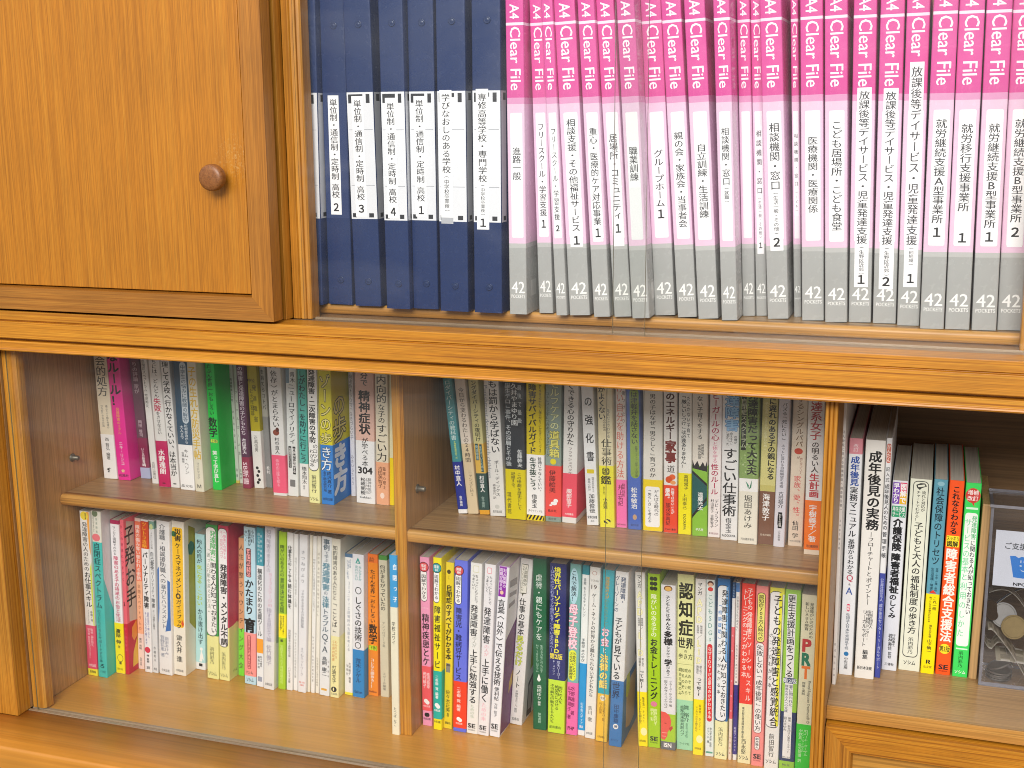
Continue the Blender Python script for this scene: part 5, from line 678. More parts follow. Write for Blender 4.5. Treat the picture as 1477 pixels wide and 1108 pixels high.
('E',-11.11,1307.39,-574.92,21.2,209.06,150,0.0038,'#e6e8d4',[],[('p',207.0,15.02,2.97,18.23,'#4a4c48',0.3),('p',206.12,15.96,3.71,17.49,'#e6e8d4',0.28),('y','#3a3c38',[(5.83,202.6),(10.07,204.8),(14.31,204.8),(16.43,201.86),(11.66,199.66),(9.54,197.45),(6.89,199.66)]),('y','#e6e8d4',[(7.42,202.23),(13.78,203.7),(14.84,201.86),(10.6,200.76),(7.95,200.39)]),('t','流れと対応が',196.72,174.58,13.78,4.24,'#1c1a1c',0,'v',None),('t','チャートでわかる！',196.72,164.19,8.48,4.24,'#1c1a1c',0,'v',None),('t','子どもと大人の',163.45,106.43,10.81,8.9,'#2c2e2c',1,'v',None),('t','福祉制度',105.68,72.94,10.81,8.9,'#2c2e2c',1,'v',None),('t','の歩き方',72.18,41.41,10.81,8.9,'#2c2e2c',1,'v',None),('t','浜内彩乃',37.55,18.92,10.6,6.36,'#4a4c48',0,'v',None),('t','ソシム',11.12,6.83,10.6,11.66,'#1c1a1c',1,'h',None)],[],'broad pale green white book with thin rounded outline panel'),
('E',11.07,1305.54,-574.89,13.26,210.83,150,0.008,'#5f9fb2',[('#ffe80a',0,88.04,0)],[('e',206.25,6.63,3.45,2.35,'#8cbcc8'),('t','社会保障のトリセツ',202.6,119.71,6.63,8.22,'#14303c',1,'v',None),('t','医療・年金・介護・雇用・',116.7,88.79,8.95,3.45,'#1c4a5a',1,'v',None),('t','生活保護・障害者',116.7,88.79,4.64,3.45,'#1c4a5a',1,'v',None),('y','#e03a2a',[(2.65,88.79),(9.94,88.79),(6.63,92.58)]),('t','困ったときの申請先がわかる本',85.0,56.8,4.64,3.98,'#3a3408',1,'v',None),('t','これ一冊',85.0,70.55,8.95,3.98,'#3a3408',1,'v',None),('t','福祉大学名誉',54.51,39.91,6.63,3.18,'#1c1a1c',0,'v',None),('t','山下慎一',38.37,22.93,6.63,4.77,'#1c1a1c',1,'v',None),('t','Ｒ',15.96,10.53,6.63,6.63,'#1c1a1c',3,'v',None),('t','弘文堂',8.97,6.25,6.63,7.95,'#8a7c08',1,'h',None)],[],'steel blue and yellow book in the niche'),
('E',25.95,1307.78,-574.9,14.42,210.37,150,0.0069,'#ff5a1c',[],[('t','これならわかる',204.76,153.36,7.21,7.5,'#241008',2,'v',None),('p',151.88,140.0,1.08,13.34,'#fbe42a',0.05),('t','スッキリ',151.14,146.69,7.21,11.54,'#2a200a',1,'h',None),('t','図解',146.31,140.37,7.21,10.09,'#2a200a',2,'h',None),('t','障害者総合支援法',138.51,36.39,7.21,11.54,'#fff3e8',2,'v',None),('e',28.68,7.21,5.49,5.49,'#fbe42a'),('t','第3版',32.92,24.44,7.21,10.38,'#2a200a',1,'h',None),('t','SE',10.9,5.86,7.21,8.94,'#1c1a1c',2,'h',None),('t','SHOEISHA',4.69,3.14,7.21,8.65,'#7a2408',0,'h',None)],[],'vivid orange red book with bold white characters'),
('E',42.4,1307.39,-574.95,14.99,209.29,150,0.0031,'#40de62',[],[('e',196.13,7.49,7.15,7.83,'#d03a34'),('y','#d03a34',[(5.99,189.58),(8.99,189.58),(9.37,184.48)]),('t','増補',201.95,196.86,7.49,10.19,'#fbe8e4',1,'h',None),('t','改訂',195.77,190.68,7.49,10.19,'#fbe8e4',1,'h',None),('p',183.75,181.56,1.87,13.11,'#d8f8dc',0),('p',177.9,34.16,1.5,13.49,'#f2f8f0',0.25),('t','発達障害',174.98,149.98,10.64,5.09,'#58b878',1,'v',None),('t','に関わる人が知っておきたい',149.24,69.21,10.64,5.09,'#1e2420',1,'v',None),('t','サービスの基本と',172.05,105.37,4.87,6.89,'#84d8a0',0,'v',None),('t','利用のしかた',104.62,43.34,4.87,6.89,'#84d8a0',0,'v',None),('p',31.86,30.32,1.87,13.11,'#d8f8dc',0),('t','浜内彩乃',28.79,10.31,7.12,4.8,'#1a5a2c',0,'v',None),('t','ソシム',7.22,3.74,7.49,10.49,'#f6f4f2',1,'h',None)],[],'bright green book with red speech bubble and white title panel')]
FEAT={'A4': (301.19, 287.73), 'line': (284.21, 281.57), 'name': (280.1, 220.64), 'pink': 213.42, 'mid': 207.39, 'lab': (198.93, 77.02), 'pale': 71.32, 'lg': 66.89, 'n42': (33.06, 21.48), 'pk': (19.86, 16.31)}
FILES=[
('進路一般',None,None,-405.43,1204.38,-198.0,18.21,-0.0074,(165.99,133.86),None,None,(171.8,126.51)),
('フリースクール・学習支援',None,'1',-378.51,1218.21,-198.0,14.78,-0.0306,(188.86,97.66),None,90.19,(191.76,82.71)),
('フリースクール・学習支援',None,'2',-357.33,1207.92,-198.0,11.31,-0.0507,(184.67,94.36),None,86.97,(191.85,78.07)),
('相談支援・その他福祉サービス',None,'1',-344.3,1211.63,-198.0,20.86,-0.0556,(192.92,83.2),None,74.9,(196.64,68.37)),
('重心・医療的ケア対応事業',None,'1',-318.69,1208.94,-198.0,16.52,-0.0606,(184.42,90.5),None,83.17,(188.12,74.34)),
('居場所・コミュニティ',None,'1',-299.2,1214.5,-198.0,17.41,-0.0696,(178.59,95.65),None,87.45,(180.02,69.8)),
('職業訓練',None,None,-279.87,1210.18,-198.0,17.37,-0.0643,(166.42,133.31),None,None,(171.53,127.28)),
('グループホーム',None,'1',-262.29,1234.92,-198.0,20.06,-0.0643,(162.84,107.03),None,100.58,(170.9,92.35)),
('親の会・家族会・当事者会',None,None,-238.18,1228.93,-198.0,18.94,-0.0743,(179.92,88.2),None,None,(182.82,85.81)),
('自立訓練・生活訓練',None,None,-217.02,1225.0,-198.0,19.59,-0.0693,(168.95,97.84),None,None,(172.7,95.48)),
('相談機関・窓口','(就職)',None,-193.63,1221.87,-198.0,15.34,-0.0543,(184.24,129.78),(128.91,112.38),None,(187.09,110.34)),
('',None,None,-178.06,1255.75,-198.0,11.96,-0.0499,(302.2,302.2),None,None,None),
('相談機関・窓口','(生活一般・その他)','1',-165.35,1259.82,-198.0,10.56,-0.0516,(182.37,118.66),(117.77,75.97),69.95,(185.28,61.51)),
('相談機関・窓口','(生活一般・その他)','2',-152.12,1243.56,-198.0,20.1,-0.0594,(188.0,124.56),(123.39,81.16),74.66,(191.43,66.36)),
('相談機関・窓口','(こども)',None,-128.96,1264.13,-198.0,7.14,-0.0501,(179.4,126.3),(123.94,101.78),None,(180.85,98.82)),
('医療機関・医療関係',None,None,-119.09,1243.21,-198.0,20.63,-0.0455,(175.09,103.32),None,None,(176.51,98.96)),
('こども居場所・こども食堂',None,None,-96.81,1238.2,-198.0,20.45,-0.0443,(189.79,87.37),None,None,(192.64,85.31)),
('放課後等デイサービス・児童発達支援','(生野区近郊)','1',-75.34,1244.35,-198.0,20.61,-0.0309,(216.59,75.02),(73.54,44.69),41.41,(219.41,33.92)),
('放課後等デイサービス・児童発達支援','(生野区近郊)','2',-53.04,1244.94,-198.0,21.24,-0.0262,(215.76,74.69),(73.22,44.22),40.06,(218.57,32.61)),
('放課後等デイサービス・児童発達支援','(他地域)','1',-30.44,1238.08,-198.0,20.05,-0.0245,(237.52,75.37),(74.49,55.81),44.65,(241.37,36.41)),
('就労継続支援A型事業所',None,'1',-9.63,1225.49,-198.0,21.01,-0.0174,(190.9,97.19),None,89.5,(194.2,77.22)),
('就労移行支援事業所',None,'1',12.47,1228.2,-198.0,21.36,-0.0186,(186.64,108.15),None,84.62,(197.6,77.21)),
('就労継続支援B型事業所',None,'1',35.75,1229.48,-198.0,21.39,-0.0209,(186.78,93.51),None,85.88,(198.23,77.66)),
('就労継続支援B型事業所',None,'2',58.17,1235.95,-198.0,20.98,-0.0221,(190.45,98.49),None,90.03,(198.06,76.45))]
BINDERS=[
('',None,None,-647.02,1208.34,-197.58,29.5,0.0141,(312.92,312.92),None,None,None,1,0),
('単位制・通信制・定時制\u3000高校',None,'2',-614.77,1217.43,-197.83,27.94,0.0059,(214.31,112.64),None,103.23,(217.94,95.37),0,-0.05),
('単位制・通信制・定時制\u3000高校',None,'3',-581.6,1213.22,-198.0,30.28,-0.0103,(212.99,110.81),None,102.43,(216.89,94.02),1,-0.1),
('単位制・通信制・定時制\u3000高校',None,'4',-541.34,1204.74,-198.0,26.53,-0.0017,(209.99,109.3),None,100.74,(214.72,93.68),1,-0.1),
('単位制・通信制・定時制\u3000高校',None,'1',-514.31,1212.4,-197.94,27.99,0.002,(212.72,110.73),None,102.18,(216.26,95.45),1,-0.1),
('学びなおしのある学校','(中学校卒業後)',None,-480.92,1204.7,-197.92,30.71,0.0025,(218.11,139.87),(138.68,100.29),None,(221.59,89.71),1,-0.2),
('専修高等学校・専門学校','(中学校卒業後)','1',-443.68,1204.77,-197.92,29.85,0.0028,(218.26,131.28),(130.1,97.34),91.34,(222.29,84.43),1,-0.15)]


KEYS = set()
for bk in BOOKS:
    need(bk[10], KEYS)
    need(bk[11], KEYS)
for t in FILES + BINDERS:
    for s in (t[0], t[1] or '', t[2] or ''):
        for c in s:
            if c not in ' 　': KEYS |= {(c, 0), (c, 1), (c, 2)}
for c in '１２３４': KEYS.add((c, 2))
KEYS |= {('A4', 1), ('Clear File', 1), ('42', 0), ('POCKETS', 1), ('ご支援', 1), ('NPO', 2), ('お願いします', 0)}
glyphs(sorted(KEYS))

# ------------------------------------------------------------------ the bookcase
CASE = thing('bookcase', 'golden brown wooden bookcase with sliding glass panes holding files and rows of books', 'bookcase', (0, 1143, -LIFT))
CO = (0, 1143, -LIFT)
def case_part(name, fill, bevel=0.6, parent=CASE, mat=None, label=None):
    mb = MB()
    fill(mb)
    o = mb.build(name, parent, CO if parent is CASE else CO, bevel)
    if label: o['label'] = label
    return o
XL, XR, YB = -1170.0, 330.0, 1500.0
# middle rail: grooved moulding under the upper doors
def rail_outline():
    return [(1143, -209.6), (1143, -219.6), (1145.2, -220.4), (1145.2, -221.2), (1143, -222.0), (1143, -239.6), (1144, -240.6), (1152, -240.8), (1152, -243.4), (1144.4, -243.8), (1143.6, -244.6), (1143.6, -251.2), (1142.6, -252.0), (1142.0, -253.4), (1142.6, -254.6), (1144, -255.2), (1163, -255.2), (1163, -236), (1176, -236), (1176, -209.6)]
case_part('middle_rail', lambda b: b.prism(rail_outline(), 0, XL, XR, W_RAIL), 0.35)
case_part('sliding_track', lambda b: (b.box(-640.4, XR, 1176.1, 1192, -226, -210.4, W_TRACK), b.box(-640.4, XR, 1192.2, 1196.4, -226, -208.6, W_TRACKL), b.box(-640.4, XR, 1196.6, 1232, -226, -210.2, W_TRACK)), 0.3)
def rounded_shelf(b, x0, x1, y0, y1, z0, z1, top, edge, r=4.5):
    pts = [(y0 + 12, z0), (y0 + 12, z1)]
    pe = [(y0 + 12, z0)]
    r = min(r, (z1 - z0) * .46)
    for i in range(6):
        t = -math.pi / 2 - i * math.pi / 10
        pe.append((y0 + r + r * math.cos(t), z0 + r + r * math.sin(t)))
    for i in range(6):
        t = math.pi - i * math.pi / 10
        pe.append((y0 + r + r * math.cos(t), z1 - r + r * math.sin(t)))
    pe.append((y0 + 12, z1))
    b.prism(pe, 0, x0, x1, edge, True)
    b.box(x0, x1, y0 + 12, y1, z0, z1, top)
case_part('upper_shelf', lambda b: rounded_shelf(b, -640, 95, 1221, YB, -210, -198.3, W_SHELF, W_EDGE), 0)
case_part('upper_floor', lambda b: b.box(-1004, 300, 1176.2, YB, -250, -226.2, W_BACK), 0)
# lower bays
case_part('left_side_panel', lambda b: b.box(-1022, -1004, 1181, YB, -702.3, -250.2, W_SIDE), 0.4)
case_part('corner_stile', lambda b: b.prism([(-1008.6, 1181), (-1008.6, 1168.6), (-1006.8, 1167), (-993.5, 1167), (-989.6, 1169.4), (-988.4, 1173), (-988.4, 1181)], 2, -700.5, -255.4, W_POST), 0.5)
case_part('front_pilaster', lambda b: (b.box(XL, -1010.4, 1143, 1166, -702.3, -255.4, W_POST), b.box(XL, -1010.6, 1166.2, 1181, -702.3, -255.4, W_SIDE)), 0.8)
case_part('divider', lambda b: (b.box(-555, -541.2, 1241, 1243.5, -702.3, -250.2, W_POST), b.box(-555, -541.2, 1243.5, YB, -702.3, -250.2, W_SIDE)), 0.4)
case_part('shelf', lambda b: rounded_shelf(b, -1003.8, -555.2, 1243, YB, -468.4, -454.2, W_SHELF, W_EDGE, 5.5), 0)
case_part('shelf', lambda b: rounded_shelf(b, -541, -87.4, 1243, YB, -468.4, -454.2, W_SHELF, W_EDGE, 3.5), 0)
def fluted(x0, x1, y0, n, depth):
    pts = [(x0, y0 + 14)]
    step = (x1 - x0) / n
    for k in range(n):
        for i in range(7):
            t = math.pi - i * math.pi / 6
            pts.append((x0 + step * (k + .5) + step * .5 * math.cos(t), y0 + depth - depth * math.sin(t)))
    pts.append((x1, y0 + 14))
    return pts
case_part('fluted_post', lambda b: (b.prism(fluted(-87.2, -75.7, 1165, 3, 2.0), 2, -702.3, -255.4, W_POST, False), b.box(-87.2, -75.7, 1179.2, YB, -702.3, -250.2, W_SIDE)), 0)
case_part('bay_floor', lambda b: (b.box(-1004, -76, 1173, YB, -716, -702.5, W_FLOOR),), 0)
def ledge(b):
    r = 3.5
    pts = [(1160.5, -702.5)]
    for i in range(5):
        t = math.pi / 2 + i * math.pi / 8
        pts.append((1074.5 + r + r * math.cos(t), -702.5 - r + r * math.sin(t)))
    for i in range(5):
        t = math.pi + i * math.pi / 8
        pts.append((1073.5 + 12 + 12 * math.cos(t), -728 + 12 * math.sin(t)))
    pts.append((1160.5, -740))
    b.prism(pts, 0, XL, XR, W_LEDGE, True)
case_part('front_ledge', ledge, 0)
case_part('lower_track', lambda b: (b.box(-1010, -76, 1160.7, 1164.6, -716, -701.9, W_TRACKL), b.box(-1010, -76, 1164.8, 1168.4, -716, -703.6, W_TRACK), b.box(-1010, -76, 1168.6, 1172.8, -716, -701.9, W_TRACKL)), 0.3)
case_part('plinth', lambda b: b.box(XL + 20, XR - 20, 1110, YB, -LIFT, -741, W_POST), 0.5)
case_part('back_panel', lambda b: b.box(XL, XR, YB + .2, YB + 8, -741, 330, W_BACK), 0)
# open niche and drawer on the right
case_part('niche_floor', lambda b: (b.box(-75.5, XR, 1201, YB, -588, -575.2, W_SHELF), b.box(-75.5, XR, 1199, 1201, -589, -575, W_EDGE)), 0.4)
case_part('niche_side', lambda b: b.box(XR, XR + 18, 1160, YB, -716, 330, W_POST), 0.5)
def mitred(b, x0, x1, z0, z1, wd, y0, y1, mh, mv):
    """a frame of four boards cut at 45 degrees; front slightly bevelled to the opening"""
    o = [(x0, z0), (x1, z0), (x1, z1), (x0, z1)]
    i = [(x0 + wd, z0 + wd), (x1 - wd, z0 + wd), (x1 - wd, z1 - wd), (x0 + wd, z1 - wd)]
    j = [(x0 + wd + 2, z0 + wd + 2), (x1 - wd - 2, z0 + wd + 2), (x1 - wd - 2, z1 - wd - 2), (x0 + wd + 2, z1 - wd - 2)]
    for k in range(4):
        l = (k + 1) % 4
        mat = mh if k % 2 == 0 else mv
        g = 0.12 if k % 2 else 0.0
        v = [(o[k][0], y0 + g, o[k][1]), (o[l][0], y0 + g, o[l][1]), (i[l][0], y0 + g, i[l][1]), (i[k][0], y0 + g, i[k][1]),
             (j[k][0], y1, j[k][1]), (j[l][0], y1, j[l][1]), (o[k][0], y1 + 10, o[k][1]), (o[l][0], y1 + 10, o[l][1])]
        b.add(v, [(0, 1, 2, 3), (3, 2, 5, 4), (1, 0, 6, 7)], mat)
DRAW = case_part('drawer', lambda b: (mitred(b, -74.8, 300, -741, -591.5, 25, 1188, 1195, W_RAIL, W_POST), b.box(-70, 296, 1206, 1480, -739, -600, W_SIDE)), 0)
case_part('drawer_panel', lambda b: (b.box(-49.4, 274.6, 1195.4, 1205, -715, -617.5, W_PANEL),), 0, DRAW)
# upper left door
DOOR = case_part('cupboard_door', lambda b: (mitred(b, -1165, -637.6, -206.4, 330, 24.0, 1138, 1147, W_DOORF, W_DOORV), b.box(-1165, -637.7, 1151.6, 1157, -206.2, 330, W_DOORV), b.box(-638.6, -637.65, 1138.4, 1152, -206.2, 330, W_DOORV)), 0)
case_part('door_panel', lambda b: b.box(-1138, -664.6, 1142, 1151, -179.4, 303, W_DOOR), 0.8, DOOR)
def knob(b):
    prof = [(0, 4.5), (3.5, 5.2), (8, 5.6), (12, 9.5), (15, 12.4), (18, 13.4), (23, 13.5), (26, 12.9), (27.6, 11.2), (28.4, 8.0), (28.6, 0.01)]
    n = 40
    v = []
    for dy, r in prof:
        for k in range(n):
            a = 2 * math.pi * k / n
            v.append((-691.5 + r * math.cos(a), 1142.0 - dy * .86, -60.2 + r * math.sin(a)))
    f = [(i * n + k, i * n + (k + 1) % n, (i + 1) * n + (k + 1) % n, (i + 1) * n + k) for i in range(len(prof) - 1) for k in range(n)]
    b.add(v, f, W_KNOB, True)
case_part('door_knob', knob, 0, DOOR)
case_part('partition', lambda b: (b.box(-646.2, -640.6, 1171, 1186, -209.4, 330, W_POST), b.box(-660, -646.4, 1174, 1186, -209.4, 330, W_SIDE)), 0.4)
case_part('upper_post', lambda b: (b.prism([(-639.6, 1202), (-639.6, 1184.5), (-638.6, 1183), (-631.2, 1182.6), (-630.2, 1185), (-629.2, 1182.8), (-624.2, 1183.4), (-623.4, 1185.6), (-622.6, 1183.8), (-619.6, 1184.4), (-618.2, 1186), (-618.2, 1202)], 2, -209.4, 330, W_POST), b.box(-660, -640, 1202.2, YB, -209.4, 330, W_SIDE)), 0.2)
case_part('upper_right_post', lambda b: b.prism([(76.2, 1210), (76.2, 1194.6), (77.2, 1193.2), (84, 1193), (85, 1195), (86, 1193), (100, 1193), (100, 1210)], 2, -209.4, 330, W_POST), 0.2)
case_part('upper_right_side', lambda b: b.box(82, 100, 1210.4, YB, -209.4, 330, W_SIDE), 0.2)
case_part('end_panel', lambda b: (b.box(XL + .5, XL + 18, 1181.2, YB, -741, 330, W_POST), b.box(XL + .5, XL + 18, 1160, 1181, -209.4, 330, W_POST)), 0.5)
case_part('cupboard_floor', lambda b: b.box(XL + 18.2, -660.2, 1176.2, YB, -226, -209.8, W_SIDE), 0)
case_part('cabinet_top', lambda b: b.box(XL, XR + 18, 1150, YB, 330.4, 348, W_POST), 0.5)
def pane(b, x0, x1, y0, th, z0, z1):
    v = [(x0, y0, z0), (x1, y0, z0), (x1, y0 + th, z0), (x0, y0 + th, z0), (x0, y0, z1), (x1, y0, z1), (x1, y0 + th, z1), (x0, y0 + th, z1)]
    b.add(v, [(0, 1, 5, 4), (2, 3, 7, 6)], GLASS)
    b.add(v, [(1, 2, 6, 5), (3, 0, 4, 7)], GLASS_EDGE)
case_part('glass_pane', lambda b: pane(b, -626, -261.4, 1182.6, 3.0, -210.0, 320), 0)
case_part('glass_pane', lambda b: pane(b, -294.6, 84, 1188.6, 3.0, -210.0, 320), 0)
case_part('glass_pane', lambda b: pane(b, -1000, -257.2, 1165.1, 3.0, -703.4, -250.4), 0)
case_part('glass_pane', lambda b: pane(b, -295, -80, 1169.2, 3.0, -701.6, -250.6), 0)
def pin(b, x, y, z, s):
    n = 16
    prof = [(0, 5.2), (1, 5.2), (1.2, 3.1), (9, 3.0), (10, 2.2), (10.2, .01)]
    v = [(x + s * dx, y + r * math.cos(2 * math.pi * k / n), z + r * math.sin(2 * math.pi * k / n)) for dx, r in prof for k in range(n)]
    b.add(v, [(i * n + k, i * n + (k + 1) % n, (i + 1) * n + (k + 1) % n, (i + 1) * n + k) for i in range(len(prof) - 1) for k in range(n)], METAL, True)
case_part('shelf_pin', lambda b: pin(b, -1003.9, 1271.7, -414.3, 1), 0)
case_part('shelf_pin', lambda b: pin(b, -541.1, 1274.6, -414.4, 1), 0)

# ------------------------------------------------------------------ books
GROUPS = dict(A='books on the upper left shelf', B='books on the upper right shelf', C='books in the lower left bay', D='books in the lower right bay', E='books in the open niche')
def make_book(rec):
    row, X, Y, Z, w, h, d, lean, base, bands, els, side, label = rec
    t = thing('book', label, 'book', (X, Y, Z), lean, GROUPS[row])
    obi = [b for b in bands if b[3]]
    plain = [b for b in bands if not b[3]]
    zs, ms = spans(h, base, plain)
    mb = MB()
    thin = min(0.7, w * .12)
    cover(mb, w, d, zs, [paper(c) for c in ms], th=thin)
    ob = []
    for b in obi:
        lo, hi = min(b[1], b[2]), max(b[1], b[2])
        m2 = MB()
        cover(m2, w, d - 1, [max(lo, .3), min(hi, h - .2)], [paper(b[0])], th=0.15, grow=0.3)
        ob.append((lo, hi, m2))
    cut = max(1.0, w * .06)
    groups = {None: []}
    for e in els:
        zc = (e[2] + e[3]) / 2 if e[0] == 't' else ((e[1] + e[2]) / 2 if e[0] in 'psf' else (e[1] if e[0] == 'e' else sum(p[1] for p in e[2]) / len(e[2])))
        hit = None
        for k, (lo, hi, m2) in enumerate(ob):
            if lo <= zc <= hi: hit = k
        groups.setdefault(hit, []).append(e)
    edge = 0.25
    def put_on(off):
        def put(u, z, lay): return (min(w - edge, max(edge, u)), -off - 0.06 - 0.012 * lay, min(h - .2, max(.2, z)))
        return put
    lettering(mb, groups[None], put_on(0), w)
    if side:
        lettering(mb, side, lambda u, z, lay: (w + 0.06 + 0.012 * lay, min(d - .5, max(1.6, u)), min(h - .2, max(.2, z))), d)
    mb.build('cover', t, fix=False)
    for k, (lo, hi, m2) in enumerate(ob):
        if k in groups: lettering(m2, groups[k], put_on(0.3), w)
        m2.build('paper_band', t, fix=False)
    pg = MB()
    pg.box(thin + .02, w - thin - .02, thin + .1, d - .6, .5, h - .6, leaf_block())
    pg.build('pages', t)
    return t
for rec in BOOKS: make_book(rec)

# ------------------------------------------------------------------ clear files and ring binders in the upper cupboard
PINK, PINK2, MIDP, PALE, LGREY, GREY = '#dc529e', '#d94f9c', '#e39cc6', '#ecc9e1', '#c0c0be', '#adaeac'
FH = 307.0
def strip(mb, els, st, put, w, wd, uc, tone='#f4f4f4'):
    els.append(('p', st[0], st[1], uc - wd / 2, uc + wd / 2, tone, .04))
def make_file(rec, label):
    txt, sm, num, X, Y, Z, w, lean, ty, smy, ny, st = rec
    num = num and chr(ord(num) - 48 + 0xFF10)
    t = thing('clear_file', label, 'clear file', (X, Y, Z), lean, 'pink and grey clear files standing in the upper cupboard')
    F = FEAT
    zs = [0, F['lg'], F['pale'], F['mid'], F['pink'], F['line'][1], F['line'][0], FH]
    ms = [GREY, LGREY, PALE, MIDP, PINK, '#f6dcec', PINK2]
    mb = MB()
    cover(mb, w, 232, zs, [paper(c, 'plastic') for c in ms], r=1.2, th=0.8)
    put = lambda off: (lambda u, z, lay: (min(w - .2, max(.2, u)), -off - 0.06 - 0.012 * lay, min(FH - .3, max(.2, z))))
    pr = [('t', 'A4', *F['A4'], w * .5, w * .5, '#fbe8f2', 1, 'rr', None), ('t', 'Clear File', *F['name'], w * .53, w * .58, '#fdf0f6', 0, 'rr', None),
          ('t', '42', *F['n42'], w * .52, w * .74, '#f4f4f2', 0, 'h', None), ('t', 'POCKETS', *F['pk'], w * .52, w * .78, '#f4f4f2', 0, 'h', None)]
    lettering(mb, pr, put(0), w)
    # printed maker's mark and a barcode patch low on the right cover
    lettering(mb, [('p', 36, 14, 12, 34, '#bcbcba', .05), ('p', 33, 17, 14, 32, '#d6d6d4', .02), ('e', 262, 14, 5, 5, '#cf3a8c')], lambda u, z, lay: (w + 0.06 + 0.012 * lay, u, z), 232)
    mb.build('cover', t, fix=False)
    lb = MB()
    lw = w * .68
    cover_z = F['lab']
    lettering(lb, [('p', cover_z[0], cover_z[1], w * .53 - lw / 2, w * .53 + lw / 2, '#f1f1f3', .12)], put(0.02), w)
    lb.build('label_card', t, fix=False)
    if txt:
        sb = MB()
        uc = w * .53
        els = [('p', st[0], st[1], uc - w * .31, uc + w * .31, '#f8f8fa', .03),
               ('t', txt, ty[0], ty[1], uc, w * .5, '#2c2c30', 0, 'v', None)]
        if sm: els.append(('t', sm, smy[0], smy[1], uc, w * .3, '#3a3a3e', 0, 'v', None))
        if num: els.append(('t', num, ny + 5.4, ny - 5.4, uc, w * .54, '#1c1c20', 2, 'v', None))
        lettering(sb, els, put(0.10), w)
        sb.build('title_sticker', t, fix=False)
    pg = MB()
    pg.box(1.0, w - 1.0, 4, 226, 2.5, FH - 3, leaf_block('#e4e4e6'))
    pg.build('pocket_pages', t)
    return t
FILE_LABELS = ['pink and grey clear file with white sticker reading 進路一般', 'pink and grey clear file with white sticker reading フリースクール・学習支援 number 1', 'pink and grey clear file with white sticker reading フリースクール・学習支援 number 2', 'pink and grey clear file with white sticker reading 相談支援・その他福祉サービス number 1', 'pink and grey clear file with white sticker reading 重心・医療的ケア対応事業 number 1', 'pink and grey clear file with white sticker reading 居場所・コミュニティ number 1', 'pink and grey clear file with white sticker reading 職業訓練', 'pink and grey clear file with white sticker reading グループホーム number 1', 'pink and grey clear file with white sticker reading 親の会・家族会・当事者会', 'pink and grey clear file with white sticker reading 自立訓練・生活訓練', 'pink and grey clear file with white sticker reading 相談機関・窓口(就職)', 'recessed pink clear file without visible title, behind its neighbours', 'pink and grey clear file with white sticker reading 相談機関・窓口(生活一般・その他) number 1', 'pink and grey clear file with white sticker reading 相談機関・窓口(生活一般・その他) number 2', 'pink and grey clear file with white sticker reading 相談機関・窓口(こども)', 'pink and grey clear file with white sticker reading 医療機関・医療関係', 'pink and grey clear file with white sticker reading こども居場所・こども食堂', 'pink and grey clear file with white sticker reading 放課後等デイサービス・児童発達支援(生野区近郊) number 1', 'pink and grey clear file with white sticker reading 放課後等デイサービス・児童発達支援(生野区近郊) number 2', 'pink and grey clear file with white sticker reading 放課後等デイサービス・児童発達支援(他地域) number 1', 'pink and grey clear file with white sticker reading 就労継続支援A型事業所 number 1', 'pink and grey clear file with white sticker reading 就労移行支援事業所 number 1', 'pink and grey clear file with white sticker reading 就労継続支援B型事業所 number 1', 'pink and grey clear file with white sticker reading 就労継続支援B型事業所 number 2']
BINDER_LABELS = ['navy ring binder half hidden by the left post, blank white label card', 'navy ring binder without white card, its narrow strip numbered 2', 'navy ring binder with white card and title strip numbered 3', 'navy ring binder with white card and title strip numbered 4', 'navy ring binder with white card and title strip numbered 1', 'navy ring binder with unnumbered strip starting 学びなおし', 'navy ring binder next to the pink files, strip starting 専修高等学校']
for rec, lb in zip(FILES, FILE_LABELS): make_file(rec, lb)

